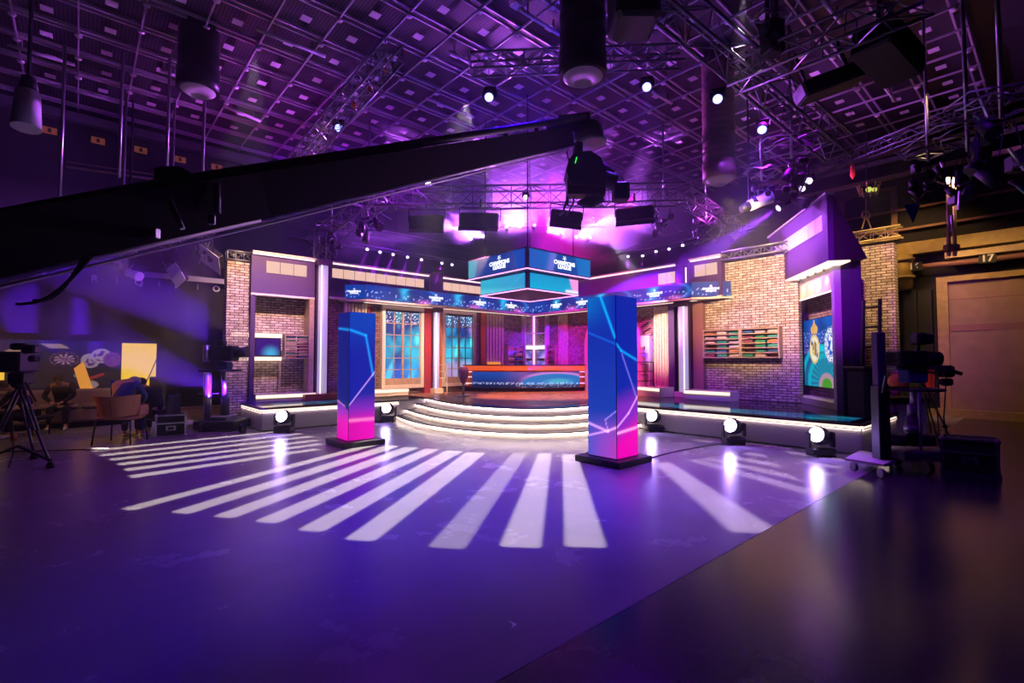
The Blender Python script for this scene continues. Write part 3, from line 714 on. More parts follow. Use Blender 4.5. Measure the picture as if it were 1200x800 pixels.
part('housing', MB().prism([(uL0+.01,vB+.01),(uB+.01,vB+.01),(uB+.01,vR0+.01),(12.19,vR0-.72),(12.19,6.0),(12.19,12.59),(5.12,12.59)], zb0, zb1), M['darkwood'], ban)
def band_face(p, q, nseg):
    W = math.hypot(q[0]-p[0], q[1]-p[1]); mb = MB()
    screen(mb, (p[0],p[1],zb0+.01), (q[0]-p[0],q[1]-p[1],0), (0,0,zb1-zb0-.02), nseg, 14, lambda s, t: band_pic(s, t, W))
    part('screen', mb, M['pic'], ban)
band_face((uL0,vB-.005), (uB,vB-.005), 220); band_face((uB-.005,vB), (uB-.005,vR0), 200)
band_face((5.12,12.55), (uL0,vB-.005), 30); band_face((uB-.005,vR0), (12.15,5.5), 34)
part('soffit', MB().prism([(uL0,vB),(uB,vB),(uB,vR0),(12.19,5.45),(12.19,12.59),(5.1,12.59)], zb0-.05, zb0), M['cream'], ban)
sl = MB().box(5.7,11.8,12.38,12.42,zb0-.062,zb0-.051); part('soffit_light', sl, M['led_cream'], ban)
sl = MB().box(11.95,11.99,6.3,12.4,zb0-.062,zb0-.051); part('soffit_light', sl, M['led_cream'], ban)
for u in (7.75, 9.35, 10.65): logo(ban, (u, vB-.005, 3.235), (1,0,0), (0,-1,0), .085, 0)
for v in (11.0, 9.9, 7.35): logo(ban, (uB-.005, v, 3.235), (0,-1,0), (-1,0,0), .085, -PI/2)
dl = Vector((uL0-5.12, vB-12.55, 0)).normalized(); logo(ban, (5.38,12.31,3.235), tuple(dl), (dl.y,-dl.x,0), .06, math.atan2(dl.y, dl.x))
dr = Vector((12.15-uB, 5.5-vR0, 0)).normalized(); logo(ban, (uB+.24,vR0-.395,3.235), tuple(dr), (dr.y,-dr.x,0), .07, math.atan2(dr.y, dr.x))

# ================================================================ the hanging video cube
def cube_pic(kind):
    def fn(s, t):
        if kind == 'UL': c = mixc((.0,.38,.50), (.0,.06,.42), s*2.2-t*.2+.1); c = mixc(c, (.0,.03,.26), sstep(.0,.04, .36-abs(s-.50)+(.5-t)*.05)*.85)
        elif kind == 'UR': c = mixc((.01,.10,.50), (.0,.17,.55), s); c = mixc(c, (.25,.20,.80), sstep(.12,.0,abs(s-.33-.05*t))*.6); c = mixc(c, (.0,.04,.30), sstep(.35,.38,s-.06*t)*sstep(.80,.77,s+.05*t)*.8)
        elif kind == 'LL': c = mixc((.02,.45,.65), (.02,.30,.62), s); c = mixc(c, (.12,.62,.78), sstep(.0,.5, .62-t-s*.45)*.9); c = mixc(c, (.0,.5,.75), sstep(.03,.0,abs(s-.62-t*.35)))
        else: c = mixc((.0,.42,.72), (.0,.30,.62), t); c = mixc(c, (.95,.35,.80), sstep(.86,.9,s+.08*t)); c = mixc(c, (.85,.9,1.0), sstep(.24,.18,t)*sstep(.70,.74,s))
        return c
    return fn
cube = thing('video_cube', 'hanging square video cube with blue screens above the desk', 'video cube', (7.2,7.65,3.04), A)
cu0, cv0, cs = 7.22, 7.67, 2.14
part('upper_frame', MB().box(cu0+.01,cu0+cs,cv0+.01,cv0+cs,3.43,3.92), M['purple'], cube)
part('lower_frame', MB().box(cu0+.24,cu0+cs-.2,cv0+.24,cv0+cs-.2,3.04,3.43), M['purple'], cube)
c0 = .07
mb = MB(); screen(mb, (cu0,cv0+cs-.02,3.475), (0,-(cs-c0-.02),0), (0,0,.415), 60, 16, cube_pic('UL')); part('upper_screen', mb, M['pic'], cube)
mb = MB(); screen(mb, (cu0+c0,cv0,3.475), (cs-c0-.02,0,0), (0,0,.415), 60, 16, cube_pic('UR')); part('upper_screen', mb, M['pic'], cube)
mb = MB(); screen(mb, (cu0+.23,cv0+cs-.22,3.07), (0,-(cs-.22-.24-c0),0), (0,0,.34), 50, 14, cube_pic('LL')); part('lower_screen', mb, M['pic'], cube)
mb = MB(); screen(mb, (cu0+.24+c0,cv0+.23,3.07), (cs-.44-c0,0,0), (0,0,.34), 50, 14, cube_pic('LR')); part('lower_screen', mb, M['pic'], cube)
for z in (3.43,): part('rim_light', MB().prism([(cu0-.006,cv0+cs),(cu0-.006,cv0-.006),(cu0+cs,cv0-.006),(cu0+cs,cv0+.02),(cu0+.02,cv0+.02),(cu0+.02,cv0+cs)], z, z+.022), M['led_pink'], cube)
q0 = .215
part('rim_light', MB().prism([(cu0+q0,cv0+cs-.2),(cu0+q0,cv0+q0),(cu0+cs-.2,cv0+q0),(cu0+cs-.2,cv0+q0+.03),(cu0+q0+.03,cv0+q0+.03),(cu0+q0+.03,cv0+cs-.2)], 3.03, 3.05), M['led_pink'], cube)
part('rim_light', MB().box(cu0+.24,cu0+cs-.2,cv0+cs-.24,cv0+cs-.2,3.025,3.04), M['led_pink'], cube); part('rim_light', MB().box(cu0+cs-.24,cu0+cs-.2,cv0+.24,cv0+cs-.2,3.025,3.04), M['led_pink'], cube)
logo(cube, (cu0-.004, cv0+.92, 3.655), (0,-1,0), (-1,0,0), .125, -PI/2)
logo(cube, (cu0+1.18, cv0-.004, 3.655), (1,0,0), (0,-1,0), .125, 0)
for du in (.3, cs-.3):
    for dv in (.3, cs-.3): part('hanging_cable', MB().tube((cu0+du,cv0+dv,3.9), (cu0+du,cv0+dv,7.5), .012, 6), M['cable'], cube)

# ================================================================ the two video pillars
def pillar_pic(side):
    def fn(s, t):
        z = t
        c = mixc((.75,.0,.42), (.95,.0,.55), s)
        c = mixc(c, (.25,.02,.55), sstep(.12,.26,z)); c = mixc(c, (.004,.015,.38), sstep(.22,.38,z)); c = mixc(c, (.0,.05,.50), sstep(.6,.98,z)*(1.0))
        def ln(ax,ay,bx,by,w,col):
            nonlocal c
            d = segd(s*.22, z, ax*.22, ay, bx*.22, by); c = addc(c, col, math.exp(-(d/w)**2))
        if side == 'LR':
            c = mixc(c, (.004,.012,.40), sstep(.0,.01,z-(.25+.22*s))*sstep(.9,.5,z)); ln(0,.86,.62,.82,.008,(.0,.40,.75)); ln(.62,.82,.93,.50,.008,(.0,.35,.7)); ln(0,.27,1,.53,.004,(.9,.45,.8)); c = addc(c, (.9,.35,.35), math.exp(-((z-.155)/.012)**2)*.7)
        elif side == 'LL':
            c = mixc(c, (.0,.01,.22), sstep(.0,.01,z-(.28-.05*s))); ln(0,.30,.7,.26,.005,(.9,.3,.6)); ln(0,.88,1,.86,.008,(.0,.35,.7))
        elif side == 'RL':
            c = mixc((.02,.10,.55), (.004,.02,.42), .5+z*.5); c = mixc(c, (.10,.10,.70), sstep(.3,.1,z)*.8); c = mixc(c, (.0,.16,.62), sstep(.75,1,z)*(1-s)); c = mixc(c, (.5,.05,.6), sstep(.3,.05,z)*s)
            ln(.48,1,.98,.74,.007,(.0,.5,.85)); ln(0,.78,1,.70,.004,(.0,.15,.5)); ln(0,.20,.72,.16,.007,(.95,.4,.8)); ln(0,.12,.72,.165,.005,(.9,.4,.8)); ln(.72,.165,1,.19,.007,(.95,.4,.8)); ln(.62,.23,.72,.165,.003,(.6,.3,.8)); ln(.62,.23,1,.29,.003,(.5,.3,.8))
        else:
            c = mixc((.95,.0,.50), (.25,.02,.60), sstep(.14,.3,z+.1*(1-s))); c = mixc(c, (.004,.02,.42), sstep(.26,.42,z-.06*s)); ln(0,.70,.22,.66,.006,(.0,.5,.85)); ln(.22,.66,1,.60,.006,(.0,.45,.8)); ln(.0,.19,.55,.27,.006,(.95,.4,.85)); ln(.55,.27,1,.37,.006,(.95,.4,.85)); ln(0,.155,1,.175,.008,(.95,.45,.6)); ln(.25,.64,.95,.36,.004,(.3,.25,.8))
        return c
    return fn
def pillar(cu, cv, wd, H, plate, label, faces):
    u0, u1, v0, v1 = cu-wd/2, cu+wd/2, cv-wd/2, cv+wd/2
    t = thing('video_pillar', label, 'video pillar', (cu, cv, 0), A)
    part('base_plate', MB().bbox(cu-plate, cu+plate, cv-plate, cv+plate, 0, .09, .008), M['black'], t)
    bod = part('body', MB().box(u0+.004, u1, v0+.004, v1, .09, H), M['black'], t)
    m1 = picture_mat('pillar_picture', .95, .5)
    mb = MB(); screen(mb, (u0,v1,.1), (0,-wd+.008,0), (0,0,H-.1), 26, 120, pillar_pic(faces[0])); part('side_screen', mb, m1, bod)
    mb = MB(); screen(mb, (u0+.008,v0,.1), (wd-.008,0,0), (0,0,H-.1), 26, 120, pillar_pic(faces[1])); part('front_screen', mb, m1, bod)
pillar(5.80, 4.36, .50, 2.35, .39, 'tall blue and pink video pillar right of the stage steps', ('RL','RR'))
pillar(3.66, 8.25, .47, 2.27, .38, 'tall blue and pink video pillar left of the stage', ('LL','LR'))

# ================================================================ the desk, rail, stool
dk = thing('desk', 'wide presenting desk with a curved blue screen front and glowing red band', 'desk', at(617, 470, 15.6), 0)
def desk():
    Y0 = 15.5; zt = 1.31; x0, x1 = -1.62, 2.30
    xs = [x0+(x1-x0)*i/24 for i in range(25)]
    yf = lambda x: Y0-.55*(1-((x-.34)/1.98)**2)
    def slab(z0, z1, inset, depth, a=x0, b=x1):
        p = [(x, yf(x)+inset) for x in xs if a-.001 <= x <= b+.001]; return MB().prism(p+[(p[-1][0], Y0+depth), (p[0][0], Y0+depth)], z0, z1)
    part('top', slab(zt-.03, zt, -.04, .5), M['black'], dk)
    part('glowing_band', slab(zt-.17, zt-.031, .02, .4), mat('glowing_band', (.5,.1,.02), .4, emit=(1,.12,.02), es=.75, noise=0), dk)
    part('body', slab(ST+.12, zt-.171, .10, .4), M['wood'], dk)
    part('plinth', slab(ST+.006, ST+.12, .2, .35), M['black'], dk)
    def dp(s, t):
        c = mixc((.0,.015,.14), (.005,.06,.36), t+.3*mn.noise(Vector((s*5,t*2,1))))
        c = mixc(c, (.30,.08,.35), sstep(.25,.6,s)*sstep(.62,.45,s)*t)
        e = math.hypot((s-.77)/.30, (t-.25)/.62)
        c = mixc(c, (.75,.25,.7), sstep(1.35,1.1,e)*sstep(.4,.6,s)); c = mixc(c, (.01,.18,.55), sstep(1.12,1.0,e)); c = mixc(c, (.06,.45,.65), sstep(.8,.2,math.hypot((s-.80)/.22,(t-.42)/.3))*.9)
        if t < .22: c = mixc(c, (.0,.01,.05), .85)
        if .2 < t < .34 and mn.noise(Vector((s*60, t*22, 3))) > .05: c = addc(c, (.55,.55,.6), .8)
        if t < .2 and s > .4 and mn.noise(Vector((s*70, t*10, 8))) > .25: c = addc(c, (.4,.35,.5), .6)
        return c
    mb = MB(); X0, X1 = -1.24, 2.12; N = 110; NT = 22; zb, ztp = ST+.13, zt-.22
    for i in range(N):
        for j in range(NT):
            q = []
            cc = []
            for di, dj in ((0,0),(1,0),(1,1),(0,1)):
                s, t = (i+di)/N, (j+dj)/NT; x = X0+(X1-X0)*s; q.append((x, yf(x)+.05, zb+(ztp-zb)*t)); cc.append(dp(s, t))
            mb.face(q, uv=[(0,0)]*4, col=cc)
    part('front_screen', mb, M['pic'], dk)
    for z in (.72, .92, 1.08): part('side_ledge', MB().box(x0+.02, X0-.02, Y0-.12, Y0+.1, z, z+.02), M['led_cap'], dk); part('side_ledge', MB().box(X1+.02, x1-.02, Y0-.12, Y0+.1, z, z+.02), M['led_pink'], dk)
BASE[dk.name] = tuple(dk.location)
desk()
rt = thing('handrail', 'thin pale metal handrail left of the desk', 'handrail', at(515, 464, 14.6), 0)
def rail_pts(o, x0, x1, Y, zt, n, name='post'):
    a = at(x0, 450, Y); b = at(x1, 450, Y)
    for i in range(n): p = a.lerp(b, i/(n-1)); part('post', MB().tube((p.x,p.y,ST+.006),(p.x,p.y,zt), .016, 6), M['cream'], o)
    for z in (zt, zt-.2, zt-.4): part('rail', MB().tube((a.x,a.y,z),(b.x,b.y,z), .012, 6), M['cream'], o)
rail_pts(rt, 494, 524, 14.6, 1.32, 4)
rt = thing('handrail', 'thin dark metal handrail before the arch', 'handrail', at(752, 462, 13.3), 0)
def rp2(o):
    a = at(745, 450, 13.0); b = at(766, 450, 13.3)
    for p in (a, b): part('post', MB().tube((p.x,p.y,ST+.006),(p.x,p.y,1.40), .016, 6), M['black'], o)
    for z in (1.40, 1.15, .9): part('rail', MB().tube((a.x,a.y,z),(b.x,b.y,z), .012, 6), M['black'], o)
rp2(rt)
p = at(543, 468, 13.2)
ss_ = .72
stl = thing('bar_stool', 'violet tulip shaped bar stool at the left end of the desk', 'stool', (p.x, p.y, ST+.006), 0)
vi = mat('violet_shell', (.22,.10,.55), .22)
part('foot', MB().lathe([(.2,0),(.2,.015),(.03,.03)], (p.x,p.y,ST+.008), 20), M['steel'], stl)
part('stem', MB().lathe([(.028,.03),(.028,.36)], (p.x,p.y,ST+.006), 12), M['steel'], stl)
mb = MB().lathe([(.03,.34),(.08,.40),(.13,.54),(.145,.70),(.10,.79),(.09,.77),(.12,.70),(.11,.58),(.0,.50)], (p.x,p.y,ST), 24); part('shell_seat', mb, vi, stl)
# orange lamps on desk
for nm, x in (('low orange glowing ledge behind the left of the desk', 556), ('low orange glowing ledge behind the desk beside the slats', 579)):
    q = at(x, 424, 16.0); solo('glow_ledge', MB().bbox(q.x-.22, q.x+.22, q.y-.08, q.y+.08, 1.28, 1.4, .03), glow('orange_glow', (1,.3,.03), .8), nm, 'ledge light', (q.x, q.y, 1.28), 0)
# ================================================================ the screen booth on the right platform
KA = R(79); KO = (6.2, 9.4)
def kf(x, y, z):   # booth frame: x away from the camera along its face, y to the left of it
    return (x, y, z)
def kbase():
    return Vector((KO[0]*math.cos(KA)+KO[1]*math.sin(KA), -KO[0]*math.sin(KA)+KO[1]*math.cos(KA), 0))
kb = kbase()
bt = thing('screen_booth', 'tall purple and cream booth with a stadium screen on the right platform', 'booth', (kb.x, kb.y, Z0), KA)
def K(x0, x1, y0, y1, z0, z1, mb=None): return (mb or MB()).box(kb.x+x0, kb.x+x1, kb.y+y0, kb.y+y1, z0, z1)
part('near_post', K(0, .12, -.12, 0, Z0, 3.3), M['lilac'], bt)
part('far_post', K(2.55, 2.75, -.12, 0, Z0, 3.3), M['cream'], bt)
part('side_wall', K(0, .06, -.28, -.12, Z0, 3.35), M['purple'], bt)
part('far_reveal', K(2.5, 2.56, -.5, -.12, Z0, 3.0), M['purple'], bt)
part('side_box', K(-.02, .5, -.46, -.281, .95, 3.45), M['purple'], bt)
part('lintel', K(.12, 2.55, -.12, -.02, 2.82, 3.3), M['cream'], bt)
part('back_wall', K(.06, 2.6, -.55, -.45, Z0, 3.0), M['brick_m'], bt)
part('sill', K(.12, 2.55, -.45, 0, Z0, Z0+.14), M['cream'], bt)
part('head_light', K(.14, 2.5, -.03, .0, 2.79, 2.82), M['led_cap'], bt)
mb = MB(); K(-.4, 2.92, .15, .25, 3.30, 4.54, mb); part('upper_board', mb, M['purple'], bt)
part('cap', K(-.42, 2.94, .13, .29, 4.54, 4.58), M['lilac'], bt)
part('soffit', K(-.4, 2.92, -.12, .25, 3.27, 3.30), M['led_cream'], bt)
mb = MB()
p = [(-.4,.15,3.3),(-.4,.15,4.5),(-.4,-.40,3.32),(2.9,.15,3.3),(2.9,.15,4.5),(2.9,-.40,3.32)]
p = [(kb.x+a, kb.y+b, c) for a, b, c in p]
mb.raw(p, [(0,1,2),(3,5,4),(1,4,5,2),(0,2,5,3)]); part('back_slope', mb, M['black'], bt)
for i in range(8):
    x0 = -.2+.335*i; part('lit_window', K(x0+.012, x0+.323, .25, .262, 3.92, 4.22), mat('dim_window_%d' % i, (.6,.5,.7), .5, emit=(.50,.30,.62), es=.5), bt)
def booth_pic(s, t):
    # s runs from the near edge to the far edge; the picture reads left (far) to right (near)
    x, y = (1-s)*1.95, t*1.55
    c = mixc((.0,.05,.28), (.0,.10,.55), .5+1.0*mn.noise(Vector((x*2, y*3, 1))))
    c = mixc(c, (.005,.02,.25), sstep(.75, .60, t)) 
    if .48 < t < .82 and mn.noise(Vector((x*24, y*24, 3))) > .3: c = addc(c, (.55,.45,.7), .9)
    d = math.hypot((x-1.35)/1.35, (y-.10)/.95)
    if t < .62:
        c = mixc(c, (.0,.42,.55), sstep(1.02,.96,d)); c = mixc(c, (.01,.10,.30), sstep(.90,.84,d)); c = mixc(c, (.0,.40,.50), sstep(.74,.68,d)); c = mixc(c, (.02,.12,.3), sstep(.60,.55,d)*(.6+.4*math.sin(math.atan2(y-.1,x-1.35)*30)))
    d2 = math.hypot((x-1.40)/.40, (y-.02)/.30)
    c = mixc(c, (.42,.26,.34), sstep(1.05,.95,d2)); c = mixc(c, (.06,.30,.02), sstep(.66,.6,d2))
    # cyan halo band between crests
    c = mixc(c, (.0,.65,.75), sstep(.09,.05,abs(y-.86))*sstep(.5,.7,x)*sstep(1.9,1.7,x)*.9)
    # oval crest with a crown
    X, Y = x-.80, y-.86
    e = math.hypot(X/.27, Y/.34)
    if e < 1: 
        c = (.80,.52,.12)
        if e < .84: c = (.85,.80,.62)
        if e < .80 and abs(X*.7+Y*.72) < .05: c = (.05,.10,.40)
        if e < .6 and (abs(math.hypot(X-.02,Y)-.13) < .03 or (abs(X) < .03 and Y > -.1)): c = (.70,.45,.08)
        if e < .5 and abs(X-.06) < .03: c = (.05,.09,.35)
    cy = Y-.36
    if 0 < cy < .26 and abs(X) < .20*(1-.25*abs(cy-.1)/.1 if cy < .14 else (1-(cy-.14)/.13)*.8): c = (.80,.38,.08) if abs(math.sin(X*45)) > .35 else (.85,.62,.25)
    if math.hypot(X, cy-.27) < .035: c = (.85,.6,.2)
    # round crest
    X, Y = x-1.62, y-.93
    e = math.hypot(X/.31, Y/.40)
    if e < 1:
        c = (.80,.72,.42)
        if e < .95: c = (.80,.84,.92)
        if .93 < e/.98 < 1: c = (.02,.12,.55)
        if e < .66: c = (.02,.10,.55)
        if e < .60: c = (.80,.85,.95)
        if e < .56 and mn.noise(Vector((X*11, Y*9, 12))) > .02 and abs(X) < .14: c = (.02,.10,.60)
        if .74 < e < .86 and math.sin(math.atan2(Y, X)*16) > .2: c = (.05,.14,.55)
    return c
mb = MB(); screen(mb, (kb.x+.75, kb.y-.35, .86), (1.95,0,0), (0,0,1.53), 100, 80, booth_pic); part('stadium_screen', mb, M['pic'], bt)
part('screen_case', K(.74, 2.5, -.45, -.36, .85, 2.40), M['black'], bt)
for i in range(6):
    x = .35+.4*i; p = rz((kb.x+x, kb.y-.0, 3.25), KA)
    part('downlight', MB().lathe([(.025,3.22),(.03,3.27)], (kb.x+x, kb.y+.03, 0), 10), M['steel'], bt)
    q = rz((kb.x+x, kb.y+.045, 3.2), KA); r_ = rz((kb.x+x, kb.y-.01, 2.7), KA)
    spot('booth_downlight', q, r_, (1,.66,.28), 14, 70, .5, .01)

# ================================================================ trusses
def truss(name, label, p, q, size, group=None, tilt=0.0, cat='truss', m=None, nd=None):
    m = m or M['truss']; p = Vector(p); q = Vector(q); d = (q-p); L = d.length; d.normalize()
    up = Vector((0,0,1)) if abs(d.z) < .95 else Vector((1,0,0))
    a = d.cross(up).normalized(); b = a.cross(d).normalized()
    if tilt: a, b = a*math.cos(tilt)+b*math.sin(tilt), b*math.cos(tilt)-a*math.sin(tilt)
    h = size/2; t = thing(name, label, cat, tuple(p), 0, group)
    cs = [(a*sx+b*sy)*h for sx, sy in ((-1,-1),(1,-1),(1,1),(-1,1))]
    for c in cs: part('chord', MB().tube(p+c, q+c, .024, 7), m, t)
    n = nd or max(3, int(L/(size*1.05)))
    lc = MB()
    for i in range(n):
        s0 = p+d*(L*i/n); s1 = p+d*(L*(i+1)/n)
        for k in range(4):
            c0, c1 = cs[k], cs[(k+1)%4]
            if (i+k) % 2: c0, c1 = c1, c0
            lc.tube(s0+c0, s1+c1, .011, 5, caps=False)
        for k in range(4): lc.tube(s0+cs[k], s0+cs[(k+1)%4], .009, 4, caps=False)
    part('lacing', lc, m, t); return t
truss('lighting_truss', 'box truss climbing over the left half of the ceiling, above the crane', at(462, 58, 8.4), at(344, 196, 12.2), .34)
truss('lighting_truss', 'dark box truss running level across the top centre of the ceiling', at(552, 76, 9.0), at(800, 66, 9.0), .30)
truss('lighting_truss', 'heavy box truss crossing the upper right from the top edge to the speaker cluster', at(766, -14, 6.6), at(985, 175, 8.6), .40)
truss('lighting_truss', 'long box truss over the upper right corner rising to the right edge', at(860, 92, 7.6), at(1090, -8, 5.6), .34)
truss('lighting_truss', 'long level box truss behind the camera head, above the hanging floodlights', at(440, 233, 11.4), at(800, 228, 11.6), .42)
truss('lighting_truss', 'box truss dropping from the level truss to the left lit column', at(444, 232, 11.4), at(366, 288, 13.2), .38)
truss('lighting_truss', 'box truss dropping from the level truss towards the right brick wall', at(800, 228, 11.6), at(868, 272, 13.6), .36)
truss('lighting_truss', 'thin box truss on top of the right brick wall', s2w(12.1, 5.65, 4.05), s2w(12.1, 4.0, 4.05), .2)
truss('lighting_truss', 'small box truss on top of the left brick pier', s2w(2.5, 12.7, 3.86), s2w(3.0, 12.7, 3.86), .2)
truss('lighting_truss', 'yellow lit box truss over the warm brick pier at the right', s2w(13.35, 4.45, 4.25), s2w(13.35, 2.3, 4.25), .24, m=M['yellow'])
truss('lighting_truss', 'slim box truss over the orange rail in the upper right', s2w(15.6, 4.9, 6.75), s2w(13.6, .2, 6.75), .26)
truss('truss_tower', 'upright truss standing on top of the left lit column', s2w(4.6, 12.5, 4.0), s2w(4.6, 12.5, 4.7), .3, cat='truss')
# pipe battens with lamps
def pipe(label, p, q, r=.03, m=None, cat='pipe', name='pipe_batten'):
    return solo(name, MB().tube(p, q, r, 8), m or M['truss'], label, cat, tuple(p), 0)
for lab, a, b, r in (('upper of three pipes high on the dark wall behind the left fascia', (320,246,14.6), (560,292,19.4), .04),
                  ('middle of three pipes high on the dark wall behind the left fascia', (320,260,14.6), (600,305,19.4), .04),
                  ('lowest of three pipes high on the dark wall behind the left fascia', (335,276,14.6), (560,312,18.4), .03),
                  ('upper pipe behind the right row of small lamps', (700,300,17.0), (905,240,14.6), .04),
                  ('lower pipe behind the right row of small lamps', (700,312,17.0), (900,262,14.4), .04)):
    pipe(lab, at(*a), at(*b), r)
pipe('pipe carrying the row of small lamps above the left fascias', s2w(5.3, 12.35, 4.52), s2w(9.0, 12.35, 4.50))
pipe('pipe carrying the row of small lamps above the right fascias', s2w(11.95, 9.2, 4.58), s2w(11.95, 6.2, 4.64))
for k, (x, y0, y1) in enumerate(((79,-20,232), (147,-30,208), (198,112,205), (243,-20,222))):
    p = at(x, y0, 9.2+k*.2); q = at(x-1, y1, 9.2+k*.2); p.z = min(p.z, 7.5); q.x = p.x
    pipe(['first','second','third','fourth'][k]+' hanging pole from the left, left of the ceiling truss', (p.x,p.y,7.5), q, .028, M['steel'], 'pole', 'hanging_pole')
# bent rail in the upper left
mb = MB(); pts = [at(-20+i*24, 178+ (i**.85)*5.0+i*.2, 11.0+i*.12) for i in range(11)]
mb.path(pts, .03, 7); mb.path([p+Vector((0,0,.12)) for p in pts], .018, 6); solo('curved_rail', mb, M['tan'], 'curved double curtain rail in the upper left corner', 'rail', tuple(pts[0]), 0)

# ================================================================ lamps
def head_lamp(name, label, cat, m_lens, scale=1.0, n=16, group=None):
    """a moving head: base, yoke, head, lens; looks along -Z of its own axes when hung"""
    t = thing(name, label, cat, (0,0,0), 0, group)
    part('base', MB().bbox(-.15,.15,-.11,.11,-.0,.09,.02), M['black'], t)
    y = MB(); y.bbox(-.17,-.135,-.05,.05,-.24,.0,.01); y.bbox(.135,.17,-.05,.05,-.24,.0,.01); y.bbox(-.17,.17,-.05,.05,-.03,0,.008); part('yoke', y, M['black'], t)
    hd_ = part('head', MB().lathe([(.0,-.06),(.08,-.07),(.115,-.14),(.12,-.26),(.125,-.34),(.11,-.36)], n=n), M['black'], t)
    part('lens', MB().lathe([(.0,-.363),(.1,-.361),(.108,-.35)], n=n), m_lens, hd_); return t
lens_white = glow('bright_lens', (.92,.90,1), 14)
def floor_head(label, x, y, tgt, hz, energy=900):
    p = onz(x, y, 0); t = thing('moving_head_lamp', label, 'stage lamp', tuple(p), 0)
    part('base', MB().bbox(p.x-.17,p.x+.17,p.y-.12,p.y+.12,.02,.13,.02), M['black'], t)
    part('foot', MB().box(p.x-.15,p.x-.11,p.y-.13,p.y+.13,0,.03).box(p.x+.11,p.x+.15,p.y-.13,p.y+.13,0,.03), M['black'], t)
    y_ = MB(); y_.bbox(p.x-.2,p.x-.16,p.y-.05,p.y+.05,.13,.36,.01); y_.bbox(p.x+.16,p.x+.2,p.y-.05,p.y+.05,.13,.36,.01); part('yoke', y_, M['black'], t)
    c = Vector((p.x, p.y, .30)); T = Vector(tgt); d = (T-c).normalized()
    # head faces a little to the camera
    face = (Vector((0, 0, 1.0))-c).normalized(); f = (d*.45+face*.9).normalized()
    h = MB(); h.tube(c-f*.14, c+f*.02, .10, 18, .14); h.tube(c+f*.02, c+f*.12, .14, 18, .125); hh_ = part('head', h, M['black'], t)
    l = MB(); l.tube(c+f*.12, c+f*.135, .112, 18, .10); part('lens', l, lens_white, hh_)
    r = MB(); r.tube(c+f*.10, c+f*.128, .128, 18, .122, caps=False); part('bezel', r, M['grey'], hh_)
    s = spot('moving_head_beam', c+f*.2, T, (.14,.01,1.0), energy, hz, .35, .03)
    spot('moving_head_beam', c+f*.2, c+Vector((0,-1.2,-.55)), (.4,.2,1), 22, 120, .8, .05)
    return t
floor_head('moving head lamp glowing white on the floor at the left platform end', 333, 506, at(60, 372, 11.5), 14, 22000)
floor_head('moving head lamp glowing white on the floor right of the left video pillar', 455, 494, at(40, 285, 10.0), 11, 26000)
floor_head('moving head lamp glowing white on the floor right of the right video pillar', 767, 505, at(640, 430, 15), 12, 8000)
floor_head('moving head lamp glowing white on the floor, middle of the three along the right platform', 860, 520, at(690, 425, 14), 10, 12000)
floor_head('moving head lamp glowing white on the floor at the near end of the right platform', 962, 534, at(760, 415, 13), 9, 14000)

# small lamps in rows above the fascias
small = None
def small_lamp(pos, tgt, label, group, energy, deg=9, col=PUR, beam=True, mlens='lens_vio'):
    global small
    key = mlens
    if key not in SM:
        t = thing('small_spotlight', label, 'spotlight', (0,0,0), 0, group)
        bd_ = part('body', MB().lathe([(.0,.1),(.05,.09),(.06,-.06),(.055,-.09)], n=12), M['black'], t)
        part('lens', MB().lathe([(.0,-.1),(.05,-.098),(.056,-.09)], n=12), M[mlens], bd_)
        part('clamp', MB().bar((0,0,.05),(0,.0,.2),.02), M['blackmetal'], t); SM[key] = t; o = t
    else: o = dup(SM[key], label=label, group=group)
    o.scale = (.72,)*3; o.location = pos; d = (Vector(tgt)-Vector(pos)).normalized()
    f = (d+(Vector((0,0,CAM_H))-Vector(pos)).normalized()*1.1).normalized()
    o.rotation_euler = f.to_track_quat('-Z','Y').to_euler()
    if beam: spot('spot_beam', Vector(pos)+f*.1, tgt, col, energy, deg, .3, .02)
    return o
SM = {}
for u, z in ((5.73,4.44),(6.10,4.42),(6.49,4.41),(6.94,4.40),(7.39,4.39),(8.09,4.38),(8.46,4.38)):
    small_lamp(s2w(u,12.3,z), s2w(u-.45,12.15,3.3), 'small violet spotlight in the row above the left fascias', 'small spotlights above the left fascias', 5000)
for v, z in ((8.36,4.50),(7.87,4.44),(7.44,4.49),(7.04,4.49),(6.64,4.52)):
    small_lamp(s2w(11.9,v,z), s2w(11.75,v+.05,2.9), 'small violet spotlight in the row above the right fascias', 'small spotlights above the right fascias', 5000)
# the bright fan behind the cube
fan = [(537,268),(553,282),(567,277),(594,268),(609,265),(626,266),(642,272),(658,275),(674,278),(690,280),(701,261)]
for i, (x, y) in enumerate(fan):
    P = at(x, y, 14.6)
    ang = (x-620)/80.0
    T = P+Vector((ang*2.2, -3.0, 3.4))
    T = P+Vector((ang*2.6, -1.6, 3.0)) if i % 2 else P+Vector((ang*3.2, -3.0, .1))
    small_lamp(P, T, 'small bright spotlight in the fan of beams behind the video cube', 'spotlights fanned behind the video cube', 7500 if i % 2 else 6500, 17 if i % 2 else 52, (.50,.10,1.0)).scale = (1,1,1)
pipe('pipe behind the video cube carrying the fan of spotlights', at(530, 266, 14.75), at(710, 266, 14.75))
